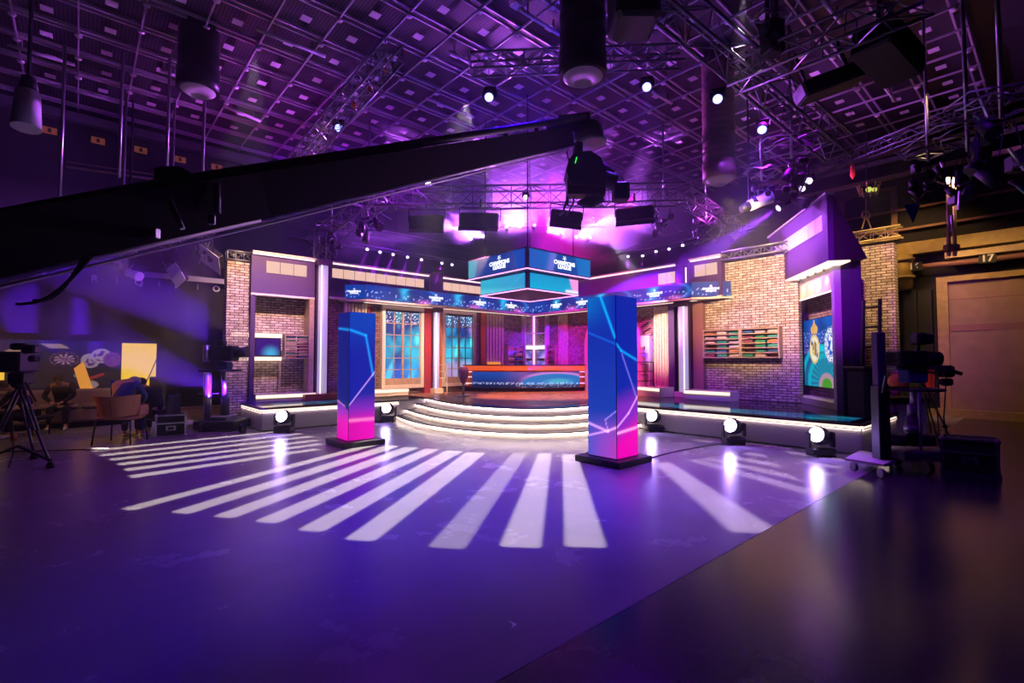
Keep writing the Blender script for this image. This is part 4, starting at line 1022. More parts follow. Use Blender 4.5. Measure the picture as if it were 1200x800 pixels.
# bright single heads high up
def hung_head(label, x, y, Y, tgt, mlens, col, energy, deg=30, sc_=.8):
    P = at(x, y, Y); t = head_lamp('hanging_head_lamp', label, 'stage lamp', M[mlens])
    d = (Vector(tgt)-P).normalized(); f = (d*.8+(Vector((0,0,CAM_H))-P).normalized()*.9).normalized()
    t.rotation_euler = f.to_track_quat('-Z','Y').to_euler(); t.scale = (sc_,)*3
    t.location = P-f*(.36*sc_)
    spot('head_beam', P+f*.05, tgt, col, energy, deg, .5, .05); return t
hung_head('hanging lamp with a blue-white lens below the top centre truss, left of the black duct', 573, 114, 9.0, (-1.5,6,0), 'lens_blue', (.15,.1,1), 500, 34)
hung_head('hanging lamp with a violet-blue lens under the sloping left truss', 397, 150, 10.6, (-3,7,0), 'lens_blue', (.25,.1,1), 300, 34)
hung_head('hanging lamp with a blue lens at the right end of the top centre truss', 758, 102, 9.0, (1.5,6,0), 'lens_blue', (.15,.1,1), 500, 34)
hung_head('hanging lamp with a small blue lens left of the spiral duct', 841, 116, 8.0, (2,5.5,0), 'lens_blue', (.15,.1,1), 300, 30, .75)
hung_head('hanging lamp with a blue lens right of the spiral duct', 893, 152, 9.2, (3,7,0), 'lens_blue', (.15,.1,1), 250, 34, .8)
hung_head('hanging lamp on the level truss just under the crane boom, glowing violet', 502, 216, 11.3, (-2,8,0), 'lens_vio', (.4,.15,1), 250, 30, .7)
hung_head('lamp on the level truss under the camera head, glowing violet', 616, 231, 11.4, (0,8,0), 'lens_vio', (.4,.15,1), 150, 30, .5)
hung_head('upper of the twin violet lamps in the cable cluster right of centre', 948, 212, 8.6, (3,6,0), 'lens_vio', (.4,.15,1), 150, 30, .55)
hung_head('lower of the twin violet lamps in the cable cluster right of centre', 940, 221, 8.6, (3,6,0), 'lens_vio', (.4,.15,1), 150, 30, .5)
hung_head('lamp throwing the wide violet beam onto the right brick wall', 912, 244, 9.6, s2w(12.2,8.4,3.2), 'lens_vio', (.30,.02,1), 50000, 15, .6)
hung_head('lamp throwing a thin pale beam right of the video cube', 700, 262, 13.8, at(752,330,15.5), 'lens_vio', (.7,.5,.9), 9000, 8, .5)

# floodlights on the level truss
def flood(label, x, y, Y, w, h, yaw, roll=0):
    P = at(x, y, Y); t = thing('floodlight', label, 'floodlight', (0,0,0), 0)
    part('housing', MB().bbox(-w/2,w/2,-.12,.12,-h/2,h/2,.03), M['black'], t)
    part('panel', MB().box(-w/2+.03,w/2-.03,-.13,-.12,-h/2+.03,h/2-.05), M['blackmetal'], t)
    mb = MB(); mb.bar((-w/2-.02,0,0),(-w/2-.02,0,h/2+.14),.02); mb.bar((w/2+.02,0,0),(w/2+.02,0,h/2+.14),.02); mb.bar((-w/2-.02,0,h/2+.14),(w/2+.02,0,h/2+.14),.02); mb.tube((0,0,h/2+.14),(0,0,h/2+.34),.025,8); part('yoke', mb, M['blackmetal'], t)
    part('barn_door', MB().face([(-w/2,-.12,-h/2),(w/2,-.12,-h/2),(w/2,-.22,-h/2-.12),(-w/2,-.22,-h/2-.12)]).face([(-w/2,-.125,-h/2),(-w/2,-.225,-h/2-.12),(w/2,-.225,-h/2-.12),(w/2,-.125,-h/2)]), M['black'], t)
    t.location = P; t.rotation_euler = (0,roll,yaw); return t
flood('black floodlight hanging leftmost under the level truss', 500, 261, 11.2, .78, .34, .1)
flood('black floodlight hanging second from left under the level truss', 562, 259, 11.2, .92, .34, -.1, .05)
flood('black floodlight hanging under the camera head, right of the video cube centre', 663, 256, 11.2, .72, .34, .0, .12)
flood('wide black floodlight hanging right of the camera head', 744, 252, 11.2, .86, .34, -.3, -.02)
def softbox(label, x, y, Y, w, h, d, rot, cat='studio lamp'):
    P = at(x, y, Y); t = thing('box_light', label, cat, (0,0,0), 0)
    part('housing', MB().bbox(-w*.35,w*.35,-d,-.04,-h*.35,h*.35,.02), M['black'], t)
    part('white_shade', MB().raw([(-w/2,0,-h/2),(w/2,0,-h/2),(w/2,0,h/2),(-w/2,0,h/2),(-w*.4,-.05,-h*.4),(w*.4,-.05,-h*.4),(w*.4,-.05,h*.4),(-w*.4,-.05,h*.4)], [(0,1,2,3),(4,7,6,5),(0,4,5,1),(1,5,6,2),(2,6,7,3),(3,7,4,0)]), M['lampwhite'], t)
    part('bracket', MB().tube((0,-d/2,0),(0,-d/2,h*.5+.35),.02,6), M['blackmetal'], t)
    t.location = P; t.rotation_euler = rot; return t
softbox('white softlight tilted down, rightmost of the lamps under the crane boom', 246, 304, 11.0, .62, .52, .2, (R(-40), R(-35), R(170)))
softbox('white softlight tilted, beside the letter P under the crane boom', 206, 322, 11.2, .34, .5, .18, (R(-10), R(30), R(160)))
def can(label, x, y, Y, r, L, d, m=None):
    P = at(x, y, Y); d = Vector(d).normalized(); t = thing('can_light', label, 'studio lamp', tuple(P), 0)
    part('can', MB().tube(P, P+d*L, r*.8, 16, r), m or M['lampwhite'], t); part('tail', MB().tube(P-d*L*.4, P-d*.01, r*.5, 12, r*.7), M['black'], t)
    part('bracket', MB().bar(P, (P.x, P.y, 7.5), .03), M['blackmetal'], t); return t
can('white can lamp pointing right, leftmost of the lamps under the crane boom', 150, 319, 11.2, .11, .34, (1,-.2,-.35))
can('big white can lamp hanging at the upper left edge', 33, 108, 6.2, .15, .50, (.08,-.1,-1))
can('white can lamp hanging left of the cable cluster', 878, 241, 9.4, .13, .45, (1,.0,.45))
solo('kite_flag', MB().raw([at(933,170,8.4), at(957,171,8.4), at(938,160,8.5), at(945,172,8.7)], [(0,1,2),(0,3,1),(0,2,3),(1,3,2)]), M['lampwhite'], 'pale triangular lamp flag in the cable cluster', 'lamp flag', tuple(at(933,170,8.4)), 0)
# cable coils and clusters
def cluster(label, x, y, Y, s, seed, mats=None):
    rnd = random.Random(seed); P = at(x, y, Y); t = thing('lamp_cluster', label, 'stage lamp', tuple(P), 0)
    mb = MB()
    for k in range(3):
        r = s*(.35+.12*k); c = P+Vector((rnd.uniform(-.1,.1)*s, rnd.uniform(-.1,.1), s*.45+.05*k)); pts = [c+Vector((r*math.cos(a*PI/8), r*.8*math.sin(a*PI/8), .03*math.sin(a*2+k))) for a in range(17)]; mb.path(pts, .011, 5)
    part('cable_coil', mb, M['steel'], t)
    mb = MB()
    for k in range(7):
        c = P+Vector((rnd.uniform(-.32,.32)*s, rnd.uniform(-.2,.2)*s, rnd.uniform(-.45,.25)*s)); a, b, d = (rnd.uniform(.04,.10)*s for _ in range(3))
        if k % 2: mb.bbox(c.x-a, c.x+a, c.y-b, c.y+b, c.z-d*1.3, c.z+d*1.3, .02)
        else: q = Vector((rnd.uniform(-1,1), rnd.uniform(-1,.2), rnd.uniform(-1.4,-.2))).normalized(); mb.tube(c, c+q*.28*s, .06*s, 12, .095*s)
    part('lamp_bodies', mb, M['black'], t)
    mb = MB()
    for k in range(6):
        c = P+Vector((rnd.uniform(-.4,.4)*s, rnd.uniform(-.2,.2)*s, rnd.uniform(-.5,.4)*s)); mb.bar(c, c+Vector((rnd.uniform(-.3,.3)*s, 0, rnd.uniform(-.3,.3)*s)), .025)
    part('brackets', mb, M['steel'], t)
    mb = MB()
    for k in range(5):
        a = P+Vector((rnd.uniform(-.4,.4)*s, 0, .3*s)); b = P+Vector((rnd.uniform(-.5,.5)*s, 0, -.2*s)); pts = [a.lerp(b, j/8)+Vector((0,0,-math.sin(PI*j/8)*.3*s)) for j in range(9)]; mb.path(pts, .009, 4)
    part('cables', mb, M['cable'], t)
    part('drop_pole', MB().tube(P+Vector((0,0,s*.3)), (P.x, P.y, 7.45), .025, 8), M['steel'], t)
    return t
for a in (('tangled lamp and cable cluster hanging right of the spiral duct', 928, 205, 8.6, 1.0, 1), ('small lamp under a cable hoop beside the duct mouth', 893, 222, 9.4, .6, 2),
          ('lamp and cable bundle hanging from the purple pole before the dark wall', 1088, 205, 8.4, .8, 3), ('dark lamp cluster hanging near the right edge', 1135, 200, 6.6, .9, 4),
          ('dark lamp hanging at the upper right edge', 1175, 165, 5.6, .9, 5), ('lamp cluster above the letter I under the crane boom', 142, 312, 11.2, .6, 6),
          ('lamp cluster above the white softlight under the crane boom', 200, 296, 11.2, .5, 7), ('lamp cluster beside the large softlight under the crane boom', 236, 290, 11.0, .6, 8),
          ('dark lamps gathered at the left end of the level truss', 432, 258, 12.0, .9, 9), ('dark lamps on the sloping truss above the left column', 388, 282, 12.6, .8, 10),
          ('blue grey lamp hanging from the right truss, left one', 778, 255, 12.2, .8, 11), ('blue grey lamp hanging from the right truss, right one', 828, 266, 12.6, .8, 12),
          ('dark lamp hung close below the upper right truss', 905, 42, 7.0, .6, 13)): cluster(*a)
# hanging ducts
def duct(label, x, y0, y1, Y, r, mside, mcone, ribs, zt=7.55):
    P0 = at(x, y1, Y); t = thing('ventilation_duct', label, 'duct', tuple(P0), 0); zb = P0.z
    prof = []; z = zb+.35; n = int((zt-z)/ribs)
    for i in range(n): prof += [(r, z+ribs*i), (r*1.03, z+ribs*i+.02), (r, z+ribs*i+.04)]
    prof.append((r, zt)); part('tube', MB().lathe([(p[0], p[1]) for p in prof], (P0.x,P0.y,0), 28), mside, t)
    part('collar', MB().lathe([(r*1.04,zb+.02),(r*1.05,zb+.36)], (P0.x,P0.y,0), 28), mside, t)
    part('diffuser', MB().lathe([(0,zb+.0),(r*.35,zb-.02),(r*.4,zb-.08),(r*1.0,zb+.05),(r*1.04,zb+.08)], (P0.x,P0.y,0), 28), mcone, t); return t
duct('tall spiral ventilation duct with a pale mouth hanging right of centre', 843, 110, 212, 9.6, .30, M['duct'], M['ductwhite'], .13)
duct('ventilation duct with a round pink mouth hanging in the upper left', 232, 50, 108, 8.8, .33, M['blackmetal'], M['ductwhite'], .3)
duct('black ventilation duct reaching in from the top edge, centre', 683, 0, 92, 7.6, .36, M['blackmetal'], M['ductwhite'], .3)
q_ = at(742,10,6.2); solo('speaker_box', MB().bbox(q_.x-.28, q_.x+.28, 5.9, 6.5, q_.z-.28, q_.z+.35, .05), M['black'], 'black speaker box at the top edge right of the black duct', 'speaker', tuple(q_), 0)
def spk(label, x, y, Y, w, d, h, rot):
    P = at(x, y, Y); t = thing('hanging_speaker', label, 'speaker', (0,0,0), 0)
    part('cabinet', MB().bbox(-w/2,w/2,-d/2,d/2,-h/2,h/2,.03), M['black'], t); part('grille', MB().box(-w/2+.03,w/2-.03,-d/2-.01,-d/2,-h/2+.03,h/2-.03), M['dark'], t)
    part('bracket', MB().bar((-w/3,0,h/2),(-w/3,0,h/2+.5),.04).bar((w/3,0,h/2),(w/3,0,h/2+.5),.04), M['blackmetal'], t)
    t.location = P; t.rotation_euler = rot
spk('large black speaker hanging in the upper right', 1040, 62, 6.6, .95, .5, .42, (0, R(12), R(30)))
spk('long black speaker hanging left of the large one in the upper right', 972, 98, 7.2, .9, .4, .24, (0, R(-18), R(-10)))
spk('dark box lamp hanging beside the right truss near the top edge', 905, 45, 7.0, .25, .25, .5, (0,0,.3))
# ceiling tubes
for lab, a, b in (('slim pale ceiling tube in the upper left', (8,52), (88,76)), ('long pale ceiling tube left of the sloping truss', (300,34), (381,66)), ('pale ceiling tube over the crane boom', (500,115), (553,136)),
                  ('pale ceiling tube right of the black duct', (765,108), (787,121)), ('pale ceiling tube left of the black duct', (608,10), (658,42)), ('pale ceiling tube at the top edge, right of centre', (964,0), (985,26)),
                  ('pale ceiling tube between the two right speakers', (1028,90), (1049,118)), ('short pale ceiling tube beside the left duct', (188,82), (208,90)), ('short bright ceiling tube right of the blue lens lamp', (527,60), (554,76)),
                  ('pale ceiling tube just under the boom tip, left', (540,205), (573,215)), ('pale ceiling tube right of the left duct mouth', (262,124), (305,142))):
    def oc(x, y, z=7.38):
        r = ray(x, y); t = (z-CAM_H)/r[2]; return Vector((r[0]*t, r[1]*t, z))
    p, q = oc(*a), oc(*b); t = thing('ceiling_tube', lab, 'ceiling light', tuple(p), 0); part('tube', MB().tube(p, q, .035, 8), M['lampwhite'], t); part('clip', MB().bar(p.lerp(q,.2), p.lerp(q,.2)+Vector((0,0,.2)), .03).bar(p.lerp(q,.8), p.lerp(q,.8)+Vector((0,0,.2)), .03), M['steel'], t)
# pennants
for lab, x, y in (('highest of the orange markers hung right of the sloping truss', 494, 33), ('second highest orange marker hung right of the sloping truss', 473, 58), ('third highest orange marker hung right of the sloping truss', 451, 82), ('second lowest orange marker hung right of the sloping truss', 434, 105), ('lowest of the orange markers hung right of the sloping truss', 415, 124)):
    P = at(x, y, 9.5); t = thing('hanging_marker', lab, 'marker', tuple(P), 0); part('marker', MB().lathe([(0,-.09),(.05,0),(.045,.06),(0,.08)], P, 8), M['orangefluff'], t); part('cord', MB().tube(P+Vector((0,0,.07)), (P.x,P.y,7.5), .004, 4), M['cable'], t)

# ================================================================ camera crane
cr = thing('camera_crane', 'long black camera crane boom crossing the upper left of the picture', 'camera crane', (-2.6,2.47,1.8), 0)
C0 = at(-60, 298, 2.35); C1 = at(300, 231, 3.7); C2 = at(664, 161, 8.2)
def boomseg(p, q, h0, h1, w0, w1, mb):
    p = Vector(p); q = Vector(q); d = (q-p).normalized(); a = d.cross(Vector((0,0,1))).normalized(); b = a.cross(d)
    v = []
    for c, h, w_ in ((p,h0,w0),(q,h1,w1)): v += [c-a*w_/2-b*h/2, c+a*w_/2-b*h/2, c+a*w_/2+b*h/2, c-a*w_/2+b*h/2]
    mb.raw(v, [(0,3,2,1),(4,5,6,7),(0,1,5,4),(1,2,6,5),(2,3,7,6),(3,0,4,7)]); return mb
mb = boomseg(C0, C1, .30, .32, .24, .24, MB()); boomseg(C1, C2, .32, .31, .24, .24, mb); part('boom', mb, M['black'], cr)
e = lambda p, dz: Vector(p)+Vector((.06,-.06,dz))
part('lower_rail', MB().path([e(C0,-.18), e(C1,-.19), e(C2,-.185)], .022, 8), M['rail'], cr)
part('lower_rail', MB().path([e(C0,-.23), e(C1,-.24), e(C2,-.235)], .010, 6), M['rail'], cr)
U0, U1, U2 = at(-40, 262, 2.5), at(205, 214, 3.3), at(690, 136, 8.3)
part('upper_rod', MB().path([U0, U1, U2], .045, 12), M['black'], cr)
part('rod_clamp', MB().bbox(U1.x-.1,U1.x+.1,U1.y-.08,U1.y+.08,U1.z-.09,U1.z+.09,.02), M['black'], cr)
S0, S1 = at(198, 233, 3.0), at(214, 268, 3.0); part('strut', MB().tube(S0, S1, .016, 8), M['truss'], cr)
S0, S1 = at(254, 215, 3.3), at(255, 250, 3.3); part('strut', MB().tube(S0, S1, .022, 8), M['truss'], cr)
for x, y0, y1, Y in ((592, 150, 184, 6.9), (628, 146, 176, 7.4)):
    part('strap', MB().bar(at(x, y0, Y-.2), at(x+3, y1, Y-.2), .06), M['black'], cr)
for k, (a, b) in enumerate((((100,300,2.6),(40,352,3.0)), ((107,300,2.6),(20,356,3.0)))):
    p, q = at(*a), at(*b); part('cable', MB().path([p.lerp(q, j/8)+Vector((0,0,-.08*math.sin(PI*j/8))) for j in range(9)], .01, 5), M['cable'], cr)
p1 = at(190, 277, 3.05); part('clip', MB().bbox(p1.x-.03,p1.x+.03,p1.y-.1,p1.y-.05,p1.z-.03,p1.z+.03,.005), M['steel'], cr); p1 = at(260, 263, 3.25); part('clip', MB().bbox(p1.x-.022,p1.x+.022,p1.y-.12,p1.y-.1,p1.z-.03,p1.z+.03,.004), M['steel'], cr)
# remote head and camera
hd = thing('remote_head', 'black remote head bracket at the tip of the crane boom', 'remote head', tuple(at(680,150,8.3)), 0)
H = lambda x, y, Y=8.3: at(x, y, Y)
part('bracket', MB().bar(H(655,150), H(690,146), .3, .3).bar(H(640,158), H(668,158), .34, .3), M['black'], hd)
c = H(690, 156); part('drum', MB().lathe([(.22,-.14),(.25,-.08),(.25,.1),(.18,.16),(.1,.2)], c, 20), M['black'], hd)
c = H(694, 168); part('ring', MB().lathe([(.13,.02),(.24,-.0),(.25,.05),(.2,.08)], c, 20), M['truss'], hd)
part('neck', MB().tube(H(678,168), H(677,186), .08, 12), M['black'], hd)
part('cable', MB().path([H(668,166), H(664,178), H(667,190), H(672,196)], .012, 5), M['cable'], hd)
bc = thing('broadcast_camera', 'black broadcast camera under a rain cover hanging from the crane head', 'camera', tuple(H(690,210)), 0)
mb = MB()
P = [H(672,184), H(690,182), H(702,190), H(708,205), H(706,222), H(668,220), H(662,205), H(665,192)]
front = [p+Vector((0,-.2,0)) for p in P]; back = [p+Vector((0,.22,0)) for p in P]
n = len(P); mb.raw(front+back, [tuple(range(n)), tuple(range(2*n-1, n-1, -1))]+[(i, i+n, (i+1)%n+n, (i+1)%n) for i in range(n)])
part('rain_cover', mb, M['dark'], bc)
part('body', MB().bar(H(664,220), H(708,220), .26, .3), M['black'], bc); part('lens', MB().tube(H(702,206), H(722,214), .12, 16, .15), M['black'], bc); part('lens', MB().tube(H(700,192), H(718,204), .07, 12), M['black'], bc)
c = H(727, 226); part('matte_box', MB().bbox(c.x-.13,c.x+.13,c.y-.15,c.y+.1,c.z-.15,c.z+.15,.02), M['black'], bc)
c = H(690, 234); part('monitor', MB().raw([H(676,236,8.2),H(692,240,8.2),H(708,232,8.4),H(692,228,8.4),H(676,238,8.2)+Vector((0,0,-.03)),H(692,242,8.2)+Vector((0,0,-.03)),H(708,234,8.4)+Vector((0,0,-.03)),H(692,230,8.4)+Vector((0,0,-.03))], [(0,1,2,3),(7,6,5,4),(0,4,5,1),(1,5,6,2),(2,6,7,3),(3,7,4,0)]), M['truss'], bc)
part('antenna', MB().path([H(717,205), H(728,206), H(731,212), H(731,222)], .01, 5), M['cable'], bc)
part('hanging_cable', MB().path([H(668,220), H(664,235), H(660,248), H(655,252)], .02, 5).path([H(674,220), H(672,238), H(664,252)], .014, 5), M['cable'], bc)
c = H(675,188); part('green_light', MB().bar(H(676,184,8.05), H(674,191,8.05), .015), glow('green_led', (.05,1,.1), 1.2), bc)

# ================================================================ right end of the studio
def RW(v0, v1, z0, z1, d0=0, d1=.1, mb=None): return (mb or MB()).box(17-d1, 17-d0, v0, v1, z0, z1)
dr = thing('door_1', None, None, (17,1.4,0), A); del dr['label'], dr['category']; dr['kind'] = 'structure'
part('shutter', RW(-1.4, 2.0, 0.1, 3.5, 0, .06), M['gate'], dr)
mb = MB(); RW(2.0, 2.22, 0, 3.62, 0, .16, mb); RW(-1.4, 2.0, 3.48, 3.62, 0, .16, mb); part('frame', mb, M['yellow'], dr)
mb = MB(); RW(-1.4, 2.0, 3.0, 3.03, .06, .07, mb); RW(-1.4, 2.0, 2.2, 2.36, .06, .075, mb); part('panel_ribs', mb, M['brown'], dr)
solo('kerb', RW(-2, 4.0, 0, .2, 0, .35), M['yellow'], 'low yellow lit kerb along the foot of the right wall', 'kerb', (17,1,0), A)
solo('steel_beam', RW(-.5, 3.1, 4.30, 4.62, 0, .3), M['yellow'], 'deep yellow lit steel beam above the numbered pipe', 'steel beam', (17,1,4.3), A)
solo('steel_beam', RW(-.5, 2.0, 4.05, 4.2, 0, .45), M['cream_steel'], 'thinner steel beam just above the number 17', 'steel beam', (17,1,4.0), A)
solo('numbered_pipe', MB().tube((16.7,3.1,3.93),(16.7,-.5,3.93),.07,10), M['brown'], 'brown pipe carrying the numbers 16 and 17', 'pipe', (16.7,1,3.93), A)
for s, v in (('16', 2.62), ('17', 1.22)):
    t = thing('number_plate', {'16': 'black plate reading 16 at the left end of the brown pipe', '17': 'black plate reading 17 at the right end of the brown pipe'}[s], 'number plate', (16.6,v,3.93), A); part('plate', MB().box(16.6,16.62,v-.16,v+.16,3.83,4.05), M['black'], t)
    text('number', s, .24, (-.012,0,.01), (PI/2,0,-PI/2), M['sign'], t, .002)
t = thing('duct_stub', 'short round yellow duct elbow left of the numbered pipe', 'duct', (16.7,2.8,3.2), A)
part('tube', MB().lathe([(.19,3.35),(.19,4.3)], (16.7,2.85,0), 18), M['yellow'], t); part('flange', MB().lathe([(.24,4.12),(.24,4.2)], (16.7,2.85,0), 18).lathe([(.24,3.65),(.24,3.72)], (16.7,2.85,0), 18), M['cream_steel'], t)
for k, (v, m) in enumerate(((2.75,'dark'),(2.45,'dark'))):
    solo('cabinet', RW(v-.14, v+.14, .1, 3.3, 0, .3), M['black'], ['tall black cabinet beside the gate frame','tall black cabinet beside the brick pier'][k], 'cabinet', (17,v,0), A)
# opening with frame high on the wall
mb = MB(); RW(4.25, 4.42, 4.9, 6.3, 0, .1, mb); RW(3.0, 3.14, 4.8, 6.3, 0, .1, mb); RW(3.14, 4.25, 6.18, 6.3, 0, .1, mb)
struct('window_1', mb, M['brown'], A, (17,4,5))
for lab, z in (('uppermost of the three wall rails above the yellow beam', 5.55), ('middle wall rail above the yellow beam', 5.0)):
    solo('wall_rail', RW(-1, 4.5, z, z+.06, .1, .16), M['brown'], lab, 'rail', (17,1,z), A)
for lab, z, d, m in (('orange lit long rail high in the upper right', 7.05, .5, M['cream_steel']), ('long steel rail under the orange lit one', 6.75, .8, M['alu']), ('lower double rail right of the cable cluster', 6.35, .6, M['cream_steel'])):
    solo('ceiling_rail', RW(-1, 6.5, z, z+.1, d, d+.1), m, lab, 'rail', (17,1,z), A)
t = thing('mast', 'tall slim twin mast with a light switch, left of the number 17', 'mast', tuple(at(1114,300,10.5)), 0)
for x in (1111, 1118): part('post', MB().bar(at(x,208,10.5), at(x+1,300,10.5), .05), M['cream_steel'], t)
part('foot', MB().bar(at(1108,290,10.4), at(1122,290,10.4), .12), M['cream_steel'], t); part('tube_light', MB().bar(at(1115,252,10.4), at(1116,272,10.4), .04), M['sign'], t)
t = thing('chain_hoist', 'small cage lamp hanging on a chain over the yellow truss', 'hoist', tuple(at(1017,222,11.0)), 0)
part('chain', MB().tube(at(1015,150,11), at(1015,216,11), .012, 5), M['black'], t)
mb = MB(); c = at(1018,222,11)
for k in range(8): a = k*PI/4; mb.tube(c+Vector((.22*math.cos(a),.22*math.sin(a),.12)), c+Vector((.16*math.cos(a),.16*math.sin(a),-.14)), .012, 5)
part('cage', mb, M['yellow'], t); part('bulb', MB().ball(c, .06).ball(c+Vector((.13,0,0)), .05), glow('green_yellow_bulb', (.8,.9,.15), .8), t)
part('hook', MB().path([at(1015,232,11), at(1015,252,11), at(1010,268,11)], .015, 5).path([at(1015,252,11), at(1021,268,11)], .015, 5), M['yellow'], t)
c = at(1015,252,11); mb = MB(); mb.path([c+Vector((.09*math.cos(a*PI/6),0,.09*math.sin(a*PI/6))) for a in range(13)], .018, 5); part('ring', mb, M['yellow'], t)
for lab, x, y, r in (('red hanging marker under the right rails', 999, 200, .1), ):
    P = at(x,y,10.6); t = thing('hanging_marker', lab, 'marker', tuple(P), 0); part('marker', MB().lathe([(0,-.2),(.05,-.1),(.045,.1),(0,.18)], P, 8), M['redsign'], t); part('cord', MB().tube(P+Vector((0,0,.15)), (P.x,P.y,7.0), .006, 4), M['cable'], t)
solo('blue_flag', MB().raw([at(1059,240,8.9), at(1079,238,8.9), at(1070,262,8.9), at(1069,246,9.3)], [(0,2,1),(0,1,3),(1,2,3),(2,0,3)]), mat('blue_felt', (.02,.06,.35), .8), 'blue triangular flag hanging before the yellow beam', 'flag', tuple(at(1069,246,9)), 0)
# black ladder frame
t = thing('ladder', 'black ladder frame leaning beside the warm brick pier', 'ladder', tuple(at(1023,480,8.9)), 0)
a0, a1, b0, b1 = at(1012,352,8.9), at(1010,480,8.9), at(1031,350,8.9), at(1031,480,8.9)
part('rail', MB().tube(a0, a1, .03, 8), M['black'], t); part('rail', MB().tube(b0, b1, .03, 8), M['black'], t)
for k in range(6): part('rung', MB().tube(a0.lerp(a1, .07+.18*k), b0.lerp(b1, .07+.18*k), .018, 6), M['black'], t)
t = thing('equipment_rack', 'dark cloth covered equipment rack between the booth and the black column', 'rack', tuple(at(1015,470,8.6)), 0)
c0, c1 = at(1004,432,8.6), at(1028,490,8.6); part('cover', MB().bbox(c0.x,c1.x,8.4,8.9,0,c0.z,.05), M['cloth'], t); part('top', MB().bbox(c0.x-.03,c1.x+.03,8.37,8.93,c0.z,c0.z+.04,.01), M['black'], t)
t = thing('equipment_rack', 'low magenta lit rack with a dark top behind the camera pedestal', 'rack', tuple(at(1060,490,9.4)), 0)
c0, c1 = at(1036,465,9.4), at(1078,492,9.4); part('body', MB().bbox(c0.x,c1.x,9.2,9.8,0,c0.z-.1,.03), M['lilac'], t); part('top', MB().bbox(c0.x-.04,c1.x+.04,9.16,9.84,c0.z-.1,c0.z,.02), M['black'], t)
solo('foam_ball', MB().ball(at(1053,447,7.2), .14, .12, .12), M['orangefluff'], 'orange fluffy microphone cover on the camera pedestal', 'microphone cover', tuple(at(1053,447,7.2)), 0)
# the black column on a dolly
P = onz(1022, 553); t = thing('column_dolly', 'black upright column standing on a pale wheeled dolly at the right', 'dolly', tuple(P), 0)
part('deck', MB().raw([onz(990,548)+Vector((0,0,.10)), onz(1036,556)+Vector((0,0,.10)), onz(1060,546)+Vector((0,0,.10)), onz(1008,538)+Vector((0,0,.10)),
   onz(990,548)+Vector((0,0,.13)), onz(1036,556)+Vector((0,0,.13)), onz(1060,546)+Vector((0,0,.13)), onz(1008,538)+Vector((0,0,.13))], [(0,3,2,1),(4,5,6,7),(0,1,5,4),(1,2,6,5),(2,3,7,6),(3,0,4,7)]), M['lilac'], t)
for x, y in ((1001,552),(1033,560),(1050,549),(1014,543)):
    w_ = onz(x, y); c = w_+Vector((0,.0,.06)); part('wheel', MB().tube(c+Vector((-.02,0,0)), c+Vector((.02,0,0)), .055, 14), M['grey'], t)
def bbar(x, y0, y1, Y, w_, d_, mb=None):
    a, b = at(x, y0, Y), at(x, y1, Y); return (mb or MB()).bbox(a.x-w_/2, a.x+w_/2, Y-d_/2, Y+d_/2, min(a.z,b.z), max(a.z,b.z), .012)
DY = P.y+.22
part('column', bbar(1031, 452, 545, DY, .155, .16), M['black'], t); part('upper_column', bbar(1029, 389, 452, DY+.03, .12, .12), M['purple'], t)
part('grip', MB().tube(at(1038,440,DY-.1), at(1034,460,DY-.1), .014, 6), M['steel'], t)
# camera pedestal right
P = onz(1085, 556); t = thing('camera_pedestal', 'heavy studio camera on a wheeled pedestal at the right', 'camera pedestal', tuple(P), 0)
Y = P.y+.3
def pxb(x0, x1, y0, y1, Y, d=.3, mb=None, b=.02):
    a, c = at(x0, y0, Y), at(x1, y1, Y); return (mb or MB()).bbox(min(a.x,c.x), max(a.x,c.x), Y-d/2, Y+d/2, min(a.z,c.z), max(a.z,c.z), b)
part('skirt', pxb(1046,1108,526,538, Y, .36), M['truss'], t)
for x, y in ((1050,540),(1108,541),(1086,552),(1075,533)):
    c = onz(x, y+4)+Vector((0,0,.09)); part('wheel', MB().tube(c+Vector((-.035,.0,0)), c+Vector((.035,.0,0)), .09, 16), M['black'], t)
part('weight', MB().lathe([(.11,0),(.11,.14)], at(1052,521,Y), 16), M['black'], t); part('weight', MB().lathe([(.11,0),(.11,.14)], at(1085,521,Y), 16), M['black'], t)
part('column_base', MB().tube(at(1070,522,Y), at(1070,488,Y), .085, 16), M['black'], t)
part('column_ring', MB().tube(at(1070,506,Y), at(1070,498,Y), .10, 16), M['truss'], t); part('column_stage', MB().tube(at(1070,488,Y), at(1070,474,Y), .065, 16), M['truss'], t)
part('column_top', MB().tube(at(1071,474,Y), at(1071,455,Y), .045, 14), M['steel'], t); part('side_tube', MB().tube(at(1079,530,Y-.1), at(1077,455,Y-.1), .02, 8), M['steel'], t)
c = at(1068,456,Y); mb = MB(); mb.path([c+Vector((.34*math.cos(a*PI/10),.34*math.sin(a*PI/10),0)) for a in range(21)], .02, 6); part('steering_ring', mb, M['black'], t)
part('pan_head', pxb(1058,1082,432,448, Y, .2), M['blue'], t); part('camera_plate', pxb(1044,1094,428,433, Y, .2), M['steel'], t)
part('camera_body', pxb(1044,1080,411,428, Y, .3), M['black'], t); part('lens', MB().tube(at(1080,419,Y), at(1098,421,Y), .09, 16, .11), M['black'], t)
vf_ = part('viewfinder', pxb(1070,1084,390,404, Y-.05, .15), M['black'], t); part('viewfinder_hood', pxb(1084,1092,391,403, Y-.05, .12), M['dark'], vf_); part('viewfinder_arm', MB().bar(at(1076,404,Y), at(1074,412,Y), .04), M['black'], t)
part('pan_bar', MB().tube(at(1078,434,Y), at(1110,440,Y-.2), .016, 8), M['black'], t); part('control_box', pxb(1100,1116,428,442, Y-.2, .12), M['black'], t)
